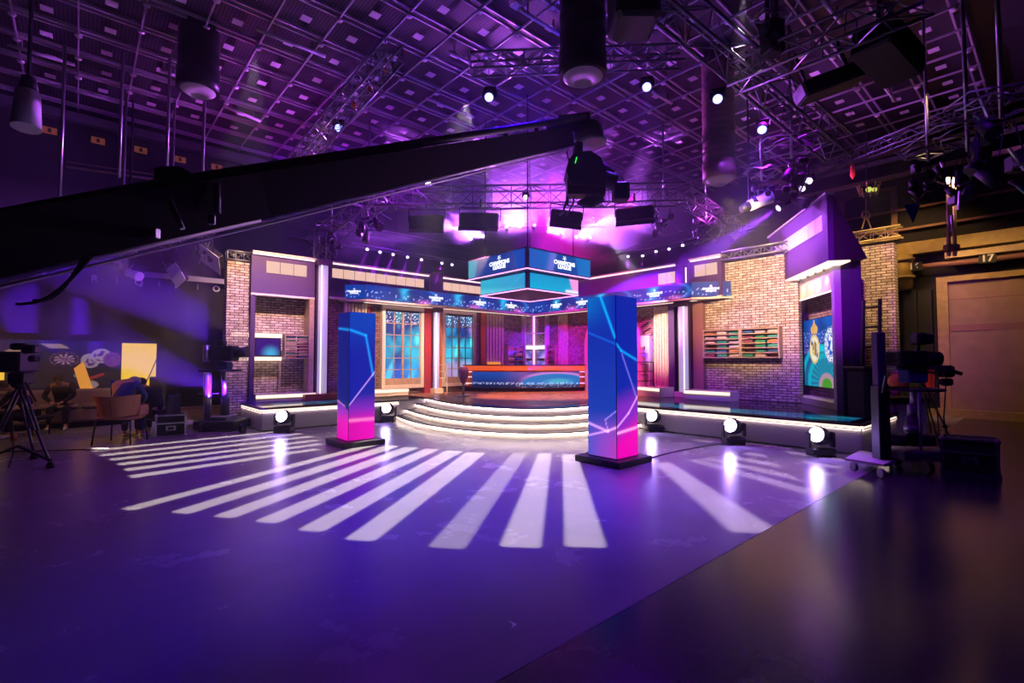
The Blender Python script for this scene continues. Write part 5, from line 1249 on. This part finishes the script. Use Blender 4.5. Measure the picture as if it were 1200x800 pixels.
part('hand_grip', MB().tube(at(1108,432,Y-.25), at(1127,438,Y-.3), .025, 8), M['black'], t); part('zoom_demand', pxb(1103,1115,443,452, Y-.25, .1), M['black'], t)
part('cables', MB().path([at(1100,440,Y-.2), at(1098,480,Y-.2), at(1103,530,Y-.1), at(1118,545,Y)], .008, 5).path([at(1109,440,Y-.2), at(1106,490,Y-.2), at(1112,540,Y)], .008, 5), M['cable'], t)
# thin stand right of pedestal
t = thing('light_stand', 'thin black stand leg leaning right of the camera pedestal', 'stand', tuple(onz(1134,555)), 0)
apex = at(1078,440,7.0); b1_, b2_, b3_ = onz(1133,553), onz(1108,548), onz(1096,530)
for q in (b1_, b2_, b3_): part('leg', MB().tube(apex, q, .012, 6), M['black'], t)
part('clamp', MB().ball(apex.lerp(b1_, .55), .03), M['blackmetal'], t)
# papers pile and sign
t = solo('warning_sign', MB().box(16.7,16.72,2.3,2.5,.6,1.3), M['redsign'], 'small red and white sign beside the gate frame', 'sign', (16.7,2.4,.6), A)
# flight cases
def flight_case(label, c, w_, d_, h_, yaw, dark, latch=True):
    t = thing('flight_case', label, 'flight case', (0,0,0), 0)
    body = M['cloth']; tr = M['truss'] if dark else M['alu']
    part('lid', MB().bbox(-w_/2,w_/2,-d_/2,d_/2,h_*.62,h_-.01,.01), body, t); part('body', MB().bbox(-w_/2,w_/2,-d_/2,d_/2,.02,h_*.6,.01), body, t)
    e_ = MB()
    for sx in (-1,1):
        for sy in (-1,1): e_.bar((sx*w_/2,sy*d_/2,.0),(sx*w_/2,sy*d_/2,h_),.03)
    for z in (.015, h_*.61, h_-.015):
        for sy in (-1,1): e_.bar((-w_/2,sy*d_/2,z),(w_/2,sy*d_/2,z),.028)
        for sx in (-1,1): e_.bar((sx*w_/2,-d_/2,z),(sx*w_/2,d_/2,z),.028)
    part('edging', e_, tr, t)
    for sx in (-1,1):
        for z in (0.02, h_-.02):
            part('corner', MB().ball((sx*w_/2,-d_/2,z), .03, n=8, m=6), tr, t)
    lt_ = part('latch', MB().bbox(-.08,.08,-d_/2-.012,-d_/2,h_*.28,h_*.5,.004), tr, t); part('handle_dish', MB().bbox(-.045,.045,-d_/2-.02,-d_/2-.012,h_*.32,h_*.44,.004), M['black'], lt_)
    t.location = c; t.rotation_euler = (0,0,yaw); return t
flight_case('black flight case with metal edges on the dark floor at the right edge', onz(1154,558)+Vector((0,.2,0)), .52, .4, .46, R(-42), True)
flight_case('silver edged flight case on the floor beside the seated people', onz(191,512)+Vector((0,.2,0)), .46, .4, .42, R(36), False)
t = thing('power_box', 'small flat pale box on the floor left of the light stripes', 'box', tuple(onz(114,527)), 0); c = onz(114,527)
part('body', MB().bbox(c.x-.16,c.x+.16,c.y-.05,c.y+.05,0,.03,.01), M['sign'], t); part('lead', MB().path([c+Vector((-.16,0,.01)), c+Vector((-.6,-.1,.01)), c+Vector((-1.3,-.2,.01)), c+Vector((-2.0,-.5,.01))], .008, 5), M['cable'], t)
solo('floor_cable', MB().path([onz(759,537,.006), onz(790,529,.006), onz(822,523,.006), onz(842,520,.006)], .008, 5), M['cable'], 'black cable across the floor from the right video pillar to the platform', 'cable', tuple(onz(790,529)), 0)
solo('floor_mark', MB().face([onz(596,727,.002), onz(606,731,.002), onz(599,736,.002), onz(601,731.5,.002)]), M['sign'], 'tiny pale tape arrow on the dark floor near the bottom', 'tape mark', tuple(onz(600,731)), 0)
# ================================================================ the corner of another set at the far left
def LW(u0, u1, z0, z1, v0=15.1, v1=15.15, mb=None): return (mb or MB()).box(u0, u1, v0, v1, z0, z1)
def backdrop_pic(s, t):
    u = -3.0+4.5*s; z = .45+1.45*t
    c = mixc((.012,.010,.035), (.01,.015,.16), sstep(.4,1,t)*sstep(.15,.5,s)*.9)
    # dart board
    X, Z = (u+.22), z-1.47; r = math.hypot(X/.25, Z/.165)
    if r < 1:
        a = (math.atan2(Z/.165, X/.25)/(2*PI)*20) % 1; a2 = int((math.atan2(Z/.165, X/.25)/(2*PI)*20)+20) % 2
        c = (.05,.01,.08)
        if .12 < r < .72 and a2 == 0: c = (.65,.35,.70)
        if r < .14: c = (.35,.03,.4)
        if .93 < r and a > .4 and a < .7: c = (.5,.35,.55)
    # masks: pale lobes with dark violet marks
    for cx_, cz_, rx_ in ((.22,1.44,.17),(.42,1.55,.19),(.62,1.47,.17)):
        e = math.hypot((u-cx_)/rx_, (z-cz_)/.17)
        if e < 1:
            c = (.62,.42,.60) if cx_ < .6 else (.3,.08,.4)
            if e < .72 and mn.noise(Vector((u*13, z*13, 2))) > .02: c = (.16,.03,.30)
    if segd(u, z, .05, .95, .45, 1.12) < .03: c = (.55,.03,.05)
    if math.hypot((u-.22)/.16, (z-.88)/.1) < 1: c = (.55,.36,.36)
    if math.hypot((u+.0)/.06, (z-1.10)/.04) < 1: c = (.5,.4,.4)
    # pale patches
    if 0 < (z-1.72) < .10 and abs(u+.30-(z-1.72)*-1.6) < .17: c = (.60,.38,.36)
    if math.hypot((u+.98)/.20, (z-1.62)/.09) < 1 and z > 1.62: c = (.62,.34,.26)
    return c
mb = MB(); screen(mb, (-3.0,15.1,.45), (4.5,0,0), (0,0,1.45), 260, 100, backdrop_pic)
t = thing('printed_backdrop', 'dark printed backdrop with a dart board behind the grey sofa', 'backdrop', (-1,15.1,0), A)
part('print', mb, picture_mat('backdrop_print', .42, .8), t); part('panel', LW(-3.0,1.5,.0,1.9,15.11,15.2), M['black'], t)
solo('amber_panel', LW(.79,1.46,.74,1.86,14.95,15.0), M['amber'], 'glowing yellow panel behind the seated people', 'light panel', (.79,14.95,.74), A)
solo('amber_panel', LW(-1.75,-1.16,.85,1.42,14.95,15.0), M['amber'], 'glowing yellow panel partly behind the camera tripod at the left edge', 'light panel', (-1.6,14.95,.8), A)
p = [(.08,.72),(.30,.74),(.10,1.42),(-.06,1.26)]
solo('slanted_panel', MB().raw([(a,14.98,b) for a,b in p]+[(a,15.03,b) for a,b in p], [(0,1,2,3),(7,6,5,4),(0,4,5,1),(1,5,6,2),(2,6,7,3),(3,7,4,0)]), mat('orange_lit_board', (.8,.4,.12), .6, emit=(1,.42,.05), es=.6), 'slanted orange lit board right of the dart board', 'board', (0,14.98,.8), A)
solo('tan_kerb', LW(1.55,2.9,.0,.14,15.2,15.4), M['tan'], 'low tan kerb on the floor left of the brick pier', 'kerb', (1.55,15.2,0), A)
for lab, x, ch in (('white letter S on the dark left wall', 52, 'S'), ('white letter R on the dark left wall', 111, 'R'), ('white letter Q on the dark left wall', 163, 'Q'), ('white letter P on the dark left wall', 208, 'P'), ('white letter O on the dark left wall', 254, 'O')):
    r = ray(x, 320); ru = w2s(r[0], r[1]); tt_ = 15.55/ru.y; u = ru.x*tt_
    t = thing('wall_letter', lab, 'letter', (u,15.55,3.42), A); text('letter', ch, .22, (0,0,0), (PI/2,0,0), M['sign'], t, .004)
for lab, x in (('first thin white tick on the dark left wall', 25), ('white tick between the letters S and R', 82), ('white tick between the letters R and Q', 137), ('white tick between the letters Q and P', 187), ('white tick between the letters P and O', 232)):
    r = ray(x, 322); ru = w2s(r[0], r[1]); tt_ = 15.55/ru.y; u = ru.x*tt_
    solo('wall_tick', MB().box(u-.012,u+.012,15.54,15.56,3.36,3.5), M['sign'], lab, 'wall mark', (u,15.55,3.4), A)
for k, (x, y) in enumerate(((58,153),(115,165),(165,176),(211,187),(254,196))):
    r = ray(x, y); ru = w2s(r[0], r[1]); tt_ = 15.55/ru.y; u = ru.x*tt_; z = CAM_H+r[2]*tt_
    t = thing('number_sign', '%s of the small lit number signs high on the left wall' % ['leftmost','second from left','middle','second from right','rightmost'][k], 'number sign', (u,15.55,z), A)
    part('plate', MB().box(u-.13,u+.13,15.53,15.56,z-.075,z+.075), mat('number_plate_%d' % k, (.4,.15,.05), .6, emit=(.8,.25,.06), es=.10), t)
    part('digit', MB().box(u-.03,u+.03,15.52,15.53,z-.045,z+.045), M['black'], t)
t = solo('wall_rail', MB().box(1.2,3.4,15.3,15.4,3.55,3.68), M['lilac'], 'violet lit rail on the left wall below the crane lamps', 'rail', (1.2,15.3,3.5), A)

# sofa
sf = thing('sofa', 'low grey sofa before the printed backdrop', 'sofa', tuple(onz(70,502)), A)
c = Vector((-.25,14.12,0))
def SB(x0,x1,y0,y1,z0,z1,b=.05): return MB().bbox(c.x+x0,c.x+x1,c.y+y0,c.y+y1,z0,z1,b)
sf.location = s2w(-.25,14.12,0); BASE[sf.name] = (-.25,14.12,0)
part('seat', SB(-1.1,1.0,.0,.75,.12,.42), M['sofa'], sf); part('backrest', SB(-1.1,1.0,.72,.92,.12,.80), M['sofa'], sf)
for x0 in (-1.05,-.36,.33): part('cushion', SB(x0,x0+.66,-.02,.7,.40,.50), M['sofa'], sf)
part('armrest', SB(1.0,1.18,.0,.92,.1,.62), M['sofa'], sf); part('base', SB(-1.0,1.1,.1,.85,.02,.12,.01), M['black'], sf)
solo('cup', MB().lathe([(.04,0),(.05,.11),(.045,.11),(.035,.01)], onz(16,516), 14), M['orange'], 'small amber cup on the floor behind the camera tripod', 'cup', tuple(onz(16,516)), 0)

def skinned(name, chains, m, parent=None, base=(0,0,0), sub=1):
    """chains: list of lists of ((x,y,z), r); joints closer than a millimetre are shared"""
    vs, es, rs, roots = [], [], [], []
    def idx(p, r):
        for i, q in enumerate(vs):
            if (Vector(q)-Vector(p)).length < .001: return i
        vs.append(tuple(p)); rs.append(r); return len(vs)-1
    for ch in chains:
        last = None
        for p, r in ch:
            i = idx(p, r)
            if last is not None and last != i: es.append((last, i))
            last = i
    me = bpy.data.meshes.new(name); me.from_pydata([tuple(Vector(p)-Vector(base)) for p in vs], es, [])
    o = bpy.data.objects.new(name, me); COL.objects.link(o)
    sk = o.modifiers.new('skin', 'SKIN'); sk.use_smooth_shade = True
    lay = me.skin_vertices[0] if len(me.skin_vertices) else None
    if lay is None:
        bpy.context.view_layer.objects.active = o
        bm_ok = False
    for i, r in enumerate(rs):
        me.skin_vertices[0].data[i].radius = (r, r)
    # one root per connected piece
    comp = list(range(len(vs)))
    def f(i):
        while comp[i] != i: i = comp[i]
        return i
    for a, b in es: comp[f(a)] = f(b)
    seen = set()
    for i in range(len(vs)):
        if f(i) not in seen: seen.add(f(i)); me.skin_vertices[0].data[i].use_root = True
    s = o.modifiers.new('sub', 'SUBSURF'); s.levels = sub; s.render_levels = sub
    me.materials.append(m)
    if parent: o.parent = parent
    return o
def person(label, P, yaw, lean, shirt, trousers, hairm, head_fwd=.0, head_down=.0, shoes=None, knees=.14, scale=1.0, hands_on='lap'):
    root = bpy.data.objects.new('person', None); COL.objects.link(root); root.location = P; root.rotation_euler = (0,0,yaw); root.scale = (scale,)*3
    tag(root, label, 'person')
    L = lean
    pel = (0,0,.50); sp = (0,.10*L,.74); ch = (0,.30*L,.97); nk = (0,.42*L+.02,1.10); 
    hd0 = (0,nk[1]+.03+head_fwd*.4,1.19-head_down*.3); hd1 = (0,hd0[1]+.03+head_fwd*.3,hd0[2]+.09-head_down*.2); hd2 = (0,hd1[1]+.0+head_fwd*.3,hd1[2]+.09-head_down*.1)
    body = [[(pel,.13),(sp,.125),(ch,.14),(nk,.058),(hd0,.07),(hd1,.095),(hd2,.075)]]
    sh = []; tr = []; so = []
    for s in (-1, 1):
        shd = (s*.185, ch[1]+.01, 1.04); el = (s*.27, ch[1]+.13, .80); wr = (s*.10, ch[1]+.34, .70-.05*L); palm = (s*.06, wr[1]+.07, wr[2]-.01)
        body.append([(ch,.14),(shd,.062),(el,.042),(wr,.026),(palm,.03)])
        sh.append([(ch,.155),(shd,.075),(el,.055),(wr,.038)])
        hp = (s*.10,.02,.47); kn = (s*knees,.45,.50); an = (s*(knees+.01),.43,.10)
        body.append([(pel,.13),(hp,.09),(kn,.058),(an,.036),((s*(knees+.02),.56,.045),.035)])
        tr.append([(pel,.145),(hp,.105),(kn,.075),((an[0],an[1],.12),.055)])
        so.append([((an[0],an[1]-.03,.06),.048),((s*(knees+.02),.54,.05),.045),((s*(knees+.025),.64,.042),.034)])
        for k in range(4):           # fingers, unequal and bent
            fx = palm[0]+s*(.022-.014*k); l = (.034,.040,.037,.028)[k]
            a = (fx, palm[1]+.015, palm[2]); b = (fx-s*.004, a[1]+l, a[2]-.012); c_ = (fx-s*.010, b[1]+l*.5, b[2]-.022)
            body.append([(a,.009),(b,.008),(c_,.007)])
        a = (palm[0]-s*.028, palm[1]-.01, palm[2]+.005); body.append([(a,.010),((a[0]-s*.02,a[1]+.03,a[2]),.009),((a[0]-s*.022,a[1]+.055,a[2]-.006),.007)])
        body.append([((s*.088,hd1[1],hd1[2]),.014),((s*.096,hd1[1]-.01,hd1[2]+.02),.012)])           # ear
        body.append([((s*.032,hd1[1]+.088,hd1[2]+.025),.010),((s*.020,hd1[1]+.092,hd1[2]+.022),.008)])  # brow
    body.append([((0,hd1[1]+.085,hd1[2]+.02),.010),((0,hd1[1]+.11,hd1[2]-.015),.013)])               # nose
    body.append([((-.02,hd1[1]+.085,hd1[2]-.045),.008),((.02,hd1[1]+.085,hd1[2]-.045),.008)])        # mouth
    b = skinned('body', body, M['skin'], root)
    skinned('top', [[((0,.0,.50),.14),(sp,.145),(ch,.155),((nk[0],nk[1]-.02,nk[2]-.04),.075)]]+sh, shirt, root)
    skinned('trousers', tr, trousers, root)
    skinned('shoes', so, shoes or M['sign'], root)
    hb = MB().ball((0, hd1[1]-.018, hd1[2]+.045), .105, .112, .10, 16, 10); me = hb.mesh('hair'); me.materials.append(hairm)
    h = bpy.data.objects.new('hair', me); COL.objects.link(h); h.parent = root
    return root
pa = onz(72,507); person('person in black sitting on the grey sofa, head bowed, below the dart board', s2w(-.22,14.28,0), R(212), .7, M['cloth'], M['cloth'], M['hair'], .12, .2, scale=.88)
ph = rz((0,.38,.62), R(212)); solo('phone', MB().bbox(-.035,.035,-.07,.07,-.005,.005,.003), M['black'], 'phone held by the person on the grey sofa', 'phone', (0,0,0), 0).location = s2w(-.22,14.28,0)+Vector((ph.x,ph.y,.62))
pb = onz(22,512); person('person in dark clothes sitting at the left edge behind the camera tripod', (pb.x, pb.y+.2, 0), R(160), .7, M['cloth'], M['cloth'], M['hair'], .2, .3, scale=.85)
# brown chair with its back to the camera, and the person in it
pc = onz(131,521); ch = thing('armchair', 'brown leather armchair on thin black legs seen from behind', 'chair', (pc.x, pc.y, 0), R(12))
BASE[ch.name] = (0,0,0); ch.location = (pc.x, pc.y, 0)
mb = MB()
N = 14
def shell(i, z):     # wrapped back: x, y
    a = -1+2*i/N; return (.30*a*(1+.25*z), -.02+.20*abs(a)**3*1.1-.10*z)
for i in range(N):
    for (za, zb_) in ((0,.5),(.5,1)):
        q = []
        for (ii, zz) in ((i,za),(i+1,za),(i+1,zb_),(i,zb_)):
            x, y = shell(ii, zz); q.append((x, y, .46+.36*zz+.03*abs(-1+2*ii/N)))
        mb.face(q, smooth=True)
        mb.face([(x*.94, y+.05, z) for x, y, z in q][::-1], smooth=True)
for i in range(N):
    for zz in (0, 1):
        (x0,y0),(x1,y1) = shell(i,zz), shell(i+1,zz); z = .46+.36*zz
        za_, zb2 = z+.03*abs(-1+2*i/N), z+.03*abs(-1+2*(i+1)/N)
        mb.face([(x0,y0,za_),(x1,y1,zb2),(x1*.94,y1+.05,zb2),(x0*.94,y0+.05,za_)])
part('backrest', mb, M['chair'], ch)
part('seat', MB().bbox(-.27,.27,0,.52,.40,.48,.03), M['chair'], ch)
for s in (-1,1): part('armrest', MB().bbox(s*.31-.03,s*.31+.03,.16,.48,.46,.66,.025), M['chair'], ch)
part('frame', MB().bar((-.27,.02,.40),(.27,.02,.40),.03).bar((-.27,.5,.40),(.27,.5,.40),.03), M['black'], ch)
for s in (-1,1):
    for y0 in (.02,.5): part('leg', MB().tube((s*.26,y0,.41),(s*.29,y0+(-.04 if y0<.1 else .04),0), .014, 8), M['black'], ch)
part('seam', MB().bar((0,-.035,.5),(0,-.115,.80),.006), M['darkwood'], ch)
q = Vector((-.15,.32,0)); person('person in a blue top sitting in the brown armchair, back to the camera, bent forward', (pc.x+q.x, pc.y+q.y, 0), R(8), .55, M['blue'], M['jeans'], mat('fair_hair', (.5,.42,.38), .8), .2, .5, scale=.98)
pd = onz(186,512); person('person in black sitting right of the armchair, turned left, leaning on the knees', (pd.x-.18, pd.y+.25, 0), R(78), .95, M['cloth'], M['cloth'], mat('brown_hair', (.10,.03,.04), .8),   .1, .2, scale=.84)
sc_ = thing('stool', 'dark folding seat under the person in black right of the armchair', 'chair', (pd.x, pd.y+.25, 0), 0)
c = Vector((pd.x-.18, pd.y+.25, 0)); part('seat', MB().bbox(c.x-.2,c.x+.26,c.y-.2,c.y+.2,.29,.33,.02), M['black'], sc_); part('backrest', MB().bbox(c.x+.24,c.x+.29,c.y-.2,c.y+.2,.39,.80,.02), M['cloth'], sc_)
for sx in (-.17,.22):
    for sy in (-.17,.17): part('leg', MB().tube((c.x+sx,c.y+sy,.35),(c.x+sx,c.y+sy,0), .014, 6), M['black'], sc_)
sc2 = thing('stool', 'dark seat under the person at the left edge', 'chair', (pb.x, pb.y+.2, 0), 0)
c = Vector((pb.x, pb.y+.2, 0)); part('seat', MB().bbox(c.x-.25,c.x+.25,c.y-.2,c.y+.25,.30,.38,.02), M['black'], sc2)
for sx in (-.2,.2):
    for sy in (-.15,.2): part('leg', MB().tube((c.x+sx,c.y+sy,.31),(c.x+sx,c.y+sy,0), .014, 6), M['black'], sc2)
t = thing('music_stand', 'dark stand with a small screen right of the glowing yellow panel', 'stand', tuple(onz(182,490)), 0)
c = onz(182,492); part('pole', MB().tube(c, c+Vector((0,0,1.6)), .015, 6), M['black'], t); q = at(184,446,c.y); part('screen', MB().bbox(q.x-.18,q.x+.18,q.y-.03,q.y+.03,q.z-.25,q.z+.1,.02), M['black'], t); part('arm', MB().path([c+Vector((0,0,1.5)), at(176,438,c.y), at(172,446,c.y)], .012, 5), M['black'], t)

# ---- the tripod with its camera at the left edge
T0 = onz(38,548); tp = thing('camera_tripod', 'studio camera on a tall tripod at the left edge of the picture', 'camera tripod', tuple(T0), 0)
ap = at(24, 452, T0.y+.25)
feet = [onz(59,548), onz(24,541)+Vector((0,.2,0)), onz(-22,548)]
for f in feet:
    d = Vector((.035,0,0)); m_ = ap.lerp(f, .55)
    part('leg', MB().tube(ap+d, m_+d*.8, .016, 8).tube(ap-d, m_-d*.8, .016, 8).tube(m_, f+Vector((0,0,.06)), .018, 8), M['truss'], tp)
    part('foot', MB().lathe([(.03,.08),(.05,.03),(.045,0)], f, 10), M['black'], tp)
hub = Vector((ap.x, ap.y, .25)); part('spreader', MB().bar(hub, feet[0]+Vector((0,0,.1)), .03).bar(hub, feet[1]+Vector((0,0,.1)), .03).bar(hub, feet[2]+Vector((0,0,.1)), .03), M['black'], tp)
part('bowl', MB().lathe([(.04,-.05),(.1,.0),(.1,.06),(.06,.1)], ap, 16), M['black'], tp)
YT = ap.y
part('fluid_head', pxb(16,34,436,450,YT,.2), M['black'], tp); part('camera_body', pxb(2,34,412,436,YT,.3), M['black'], tp); part('top_light', pxb(14,30,402,410,YT,.1), M['blackmetal'], tp)
part('viewfinder', pxb(28,44,404,414,YT-.15,.12), M['black'], tp); part('viewfinder_hood', pxb(36,44,416,424,YT-.2,.12), M['dark'], tp); part('lens', MB().tube(at(4,424,YT), at(-14,425,YT), .09, 14), M['black'], tp)
part('pan_bar', MB().tube(at(28,444,YT), at(42,470,YT-.3), .012, 6), M['black'], tp); part('cable', MB().path([at(20,440,YT), at(14,480,YT), at(16,530,YT), onz(10,548)], .008, 5), M['cable'], tp)
# ---- the camera pedestal left of the set
P = onz(262,505); pr = thing('camera_pedestal', 'studio camera on a wheeled pedestal left of the brick alcove', 'camera pedestal', tuple(P), 0); Y = P.y+.25
part('skirt', pxb(238,284,491,501,Y,.7), M['black'], pr)
for x, y in ((237,506),(284,507),(252,500),(275,500)):
    c = onz(x, y)+Vector((0,0,.09)); part('wheel', MB().tube(c+Vector((-.035,0,0)), c+Vector((.035,0,0)), .09, 14), M['black'], pr)
part('tall_post', MB().tube(at(243,492,Y-.1), at(243,436,Y-.1), .075, 12), M['steel'], pr); part('tall_post_top', MB().tube(at(242,424,Y-.1), at(242,404,Y-.1), .065, 12), M['steel'], pr)
part('column', MB().tube(at(264,492,Y), at(264,465,Y), .08, 14), M['black'], pr); part('column_top', MB().tube(at(263,465,Y), at(262,432,Y), .05, 12), M['steel'], pr)
c = at(258,434,Y); part('steering_ring', MB().path([c+Vector((.38*math.cos(a*PI/10),.38*math.sin(a*PI/10),0)) for a in range(21)], .02, 6), M['black'], pr)
part('pan_head', pxb(255,270,424,433,Y,.2), M['blue'], pr); part('camera_body', pxb(250,276,405,423,Y,.3), M['black'], pr); part('lens', MB().tube(at(276,414,Y), at(290,412,Y), .09, 14, .12), M['black'], pr)
part('viewfinder', pxb(254,264,398,405,Y,.15), M['black'], pr); part('arm', MB().bar(at(232,461,Y-.1), at(256,461,Y-.1), .02), M['steel'], pr)
part('gear', pxb(252,272,486,492,Y,.4), M['truss'], pr)

# ================================================================ striped light patterns thrown on the floor by gobo projectors
def gobo(loc, stripes, color, power, deg, soft=.03):
    """stripes: (x, y, angle, length, half width near, half width far, level) on the floor in metres; the lamp hangs at loc and looks straight down"""
    l = bpy.data.lights.new('gobo_projector', 'SPOT'); l.energy = power; l.color = color; l.spot_size = R(deg); l.spot_blend = .15; l.shadow_soft_size = .0
    o = bpy.data.objects.new('gobo_projector', l); COL.objects.link(o); o.location = loc
    l.use_nodes = True; nt = l.node_tree; N = nt.nodes; L = nt.links.new; em = N['Emission']
    tc = N.new('ShaderNodeTexCoord'); sep = N.new('ShaderNodeSeparateXYZ'); L(tc.outputs['Normal'], sep.inputs[0])
    def M_(op, a, b=None, c=None):
        n = N.new('ShaderNodeMath'); n.operation = op
        for i, x in enumerate((a, b, c)):
            if x is None: continue
            if isinstance(x, (int, float)): n.inputs[i].default_value = x
            else: L(x, n.inputs[i])
        return n.outputs[0]
    az = M_('ABSOLUTE', sep.outputs[2])
    fx = M_('ADD', M_('MULTIPLY', M_('DIVIDE', sep.outputs[0], az), GS*loc[2]), loc[0])
    fy = M_('ADD', M_('MULTIPLY', M_('DIVIDE', sep.outputs[1], az), GS*loc[2]), loc[1])
    tot = None
    for (x, y, a, ln, w0, w1, lev) in stripes:
        dx = M_('SUBTRACT', fx, x); dy = M_('SUBTRACT', fy, y)
        p = M_('MULTIPLY_ADD', dx, math.cos(a), M_('MULTIPLY', dy, math.sin(a)))
        q = M_('ABSOLUTE', M_('MULTIPLY_ADD', dy, math.cos(a), M_('MULTIPLY', dx, -math.sin(a))))
        wd = M_('MULTIPLY_ADD', p, (w1-w0)/ln, (w0+w1)/2)
        rr = .05
        e1 = M_('MAXIMUM', M_('SUBTRACT', M_('ABSOLUTE', p), ln/2-rr), 0.0); e2 = M_('MAXIMUM', M_('SUBTRACT', q, M_('SUBTRACT', wd, rr)), 0.0)
        d = M_('SUBTRACT', M_('SQRT', M_('ADD', M_('MULTIPLY', e1, e1), M_('MULTIPLY', e2, e2))), rr)
        mr = N.new('ShaderNodeMapRange'); mr.interpolation_type = 'SMOOTHSTEP'; L(d, mr.inputs[0]); mr.inputs[1].default_value = soft; mr.inputs[2].default_value = -soft; mr.inputs[3].default_value = 0; mr.inputs[4].default_value = lev
        tot = mr.outputs[0] if tot is None else M_('MAXIMUM', tot, mr.outputs[0])
    L(tot, em.inputs['Strength'])
    return o
GS = 1.0
def stripe(pn0, pn1, pf0, pf1, lev=1.0):           # near-left, near-right, far-left, far-right corners seen on the floor
    a0, a1, b0, b1 = (onz(*p) for p in (pn0, pn1, pf0, pf1))
    n = (a0+a1)/2; f = (b0+b1)/2; d = f-n; a = math.atan2(d.y, d.x); nx, ny = -math.sin(a), math.cos(a)
    w = lambda p, q: max(.05, abs((q-p).x*nx+(q-p).y*ny)/2)
    c = (n+f)/2; return (c.x, c.y, a, d.length, w(a0, a1), w(b0, b1), lev)
g1 = [stripe((137,597),(160,597),(432,520),(447,520)), stripe((196,601),(225,601),(450,522),(470,522)), stripe((246,606),(276,606),(472,524),(492,524)),
      stripe((295,612),(327,612),(497,526),(516,526)), stripe((346,622),(380,622),(522,528),(543,528)), stripe((402,633),(440,633),(546,530),(570,530)),
      stripe((500,642),(545,642),(601,530),(618,530),.55), stripe((585,641),(634,641),(631,531),(646,531)), stripe((662,641),(711,641),(659,532),(676,532))]
gobo((-.9, 9.4, 6.5), g1, (1,.84,.74), 5600, 118)
g2 = []
for a, b in (((108,528),(330,505)), ((118,533.5),(352,508)), ((129,538.5),(366,511)), ((139,544),(372,515.5)), ((147,550.5),(376,520)), ((153,558.5),(372,526))):
    A0, B0 = onz(*a), onz(*b); d = B0-A0; g2.append(((A0.x+B0.x)/2, (A0.y+B0.y)/2, math.atan2(d.y, d.x), d.length, .115, .10, 1))
gobo((-4.6, 8.6, 6.9), g2, (1,.84,.76), 4200, 60)
g3 = [stripe((868,632),(903,616),(764,540),(783,540),.9)]
for a, b in (((812,515),(992,539)), ((800,519),(985,548)), ((796,524),(975,557)), ((798,530),(966,567)), ((800,535),(954,578))):
    A0, B0 = onz(*a), onz(*b); d = B0-A0; g3.append(((A0.x+B0.x)/2, (A0.y+B0.y)/2, math.atan2(d.y, d.x), d.length, .10, .115, .55))
gobo((3.4, 7.0, 6.9), g3, (.95,.72,.95), 3600, 80, .06)

# ================================================================ the haze in the air
def haze(label, u0, u1, v0, v1, z0, z1, dens, aniso):
    hm = bpy.data.materials.new('studio_haze'); hm.use_nodes = True; nt = hm.node_tree; nt.nodes.clear()
    ou = nt.nodes.new('ShaderNodeOutputMaterial'); vs_ = nt.nodes.new('ShaderNodeVolumeScatter'); vs_.inputs['Density'].default_value = dens; vs_.inputs['Anisotropy'].default_value = aniso; vs_.inputs['Color'].default_value = (.95,.95,1,1)
    nt.links.new(vs_.outputs[0], ou.inputs['Volume'])
    return solo('haze', MB().box(u0, u1, v0, v1, z0, z1), hm, label, 'haze', (0,0,0), A, kind='stuff')
haze('thin violet lit theatrical haze filling the studio air', -1.5, 16.9, 1.9, 15.4, .02, 7.4, HAZE, .3)
haze('thick violet haze glowing around the fan of beams behind the video cube', 7.9, 14.5, 7.6, 14.8, 4.12, 7.39, .20, .3)
haze('added haze that shows the lamp beams over the seated people at the left', -1.4, 2.1, 11.0, 15.0, .9, 4.4, .05, .1)  # denser pocket put in so the floor lamp beams show
haze('added haze that shows the violet beam before the right brick wall', 8.9, 12.1, 2.4, 7.9, 2.6, 5.6, .010, .1)  # extra haze box put in to make the hung lamp's beam visible
haze('added haze that shows the beams of the small lamps over the left fascias', 4.9, 7.89, 11.6, 12.9, 3.7, 4.9, .05, .1)  # local haze box put in to bring out the short beams
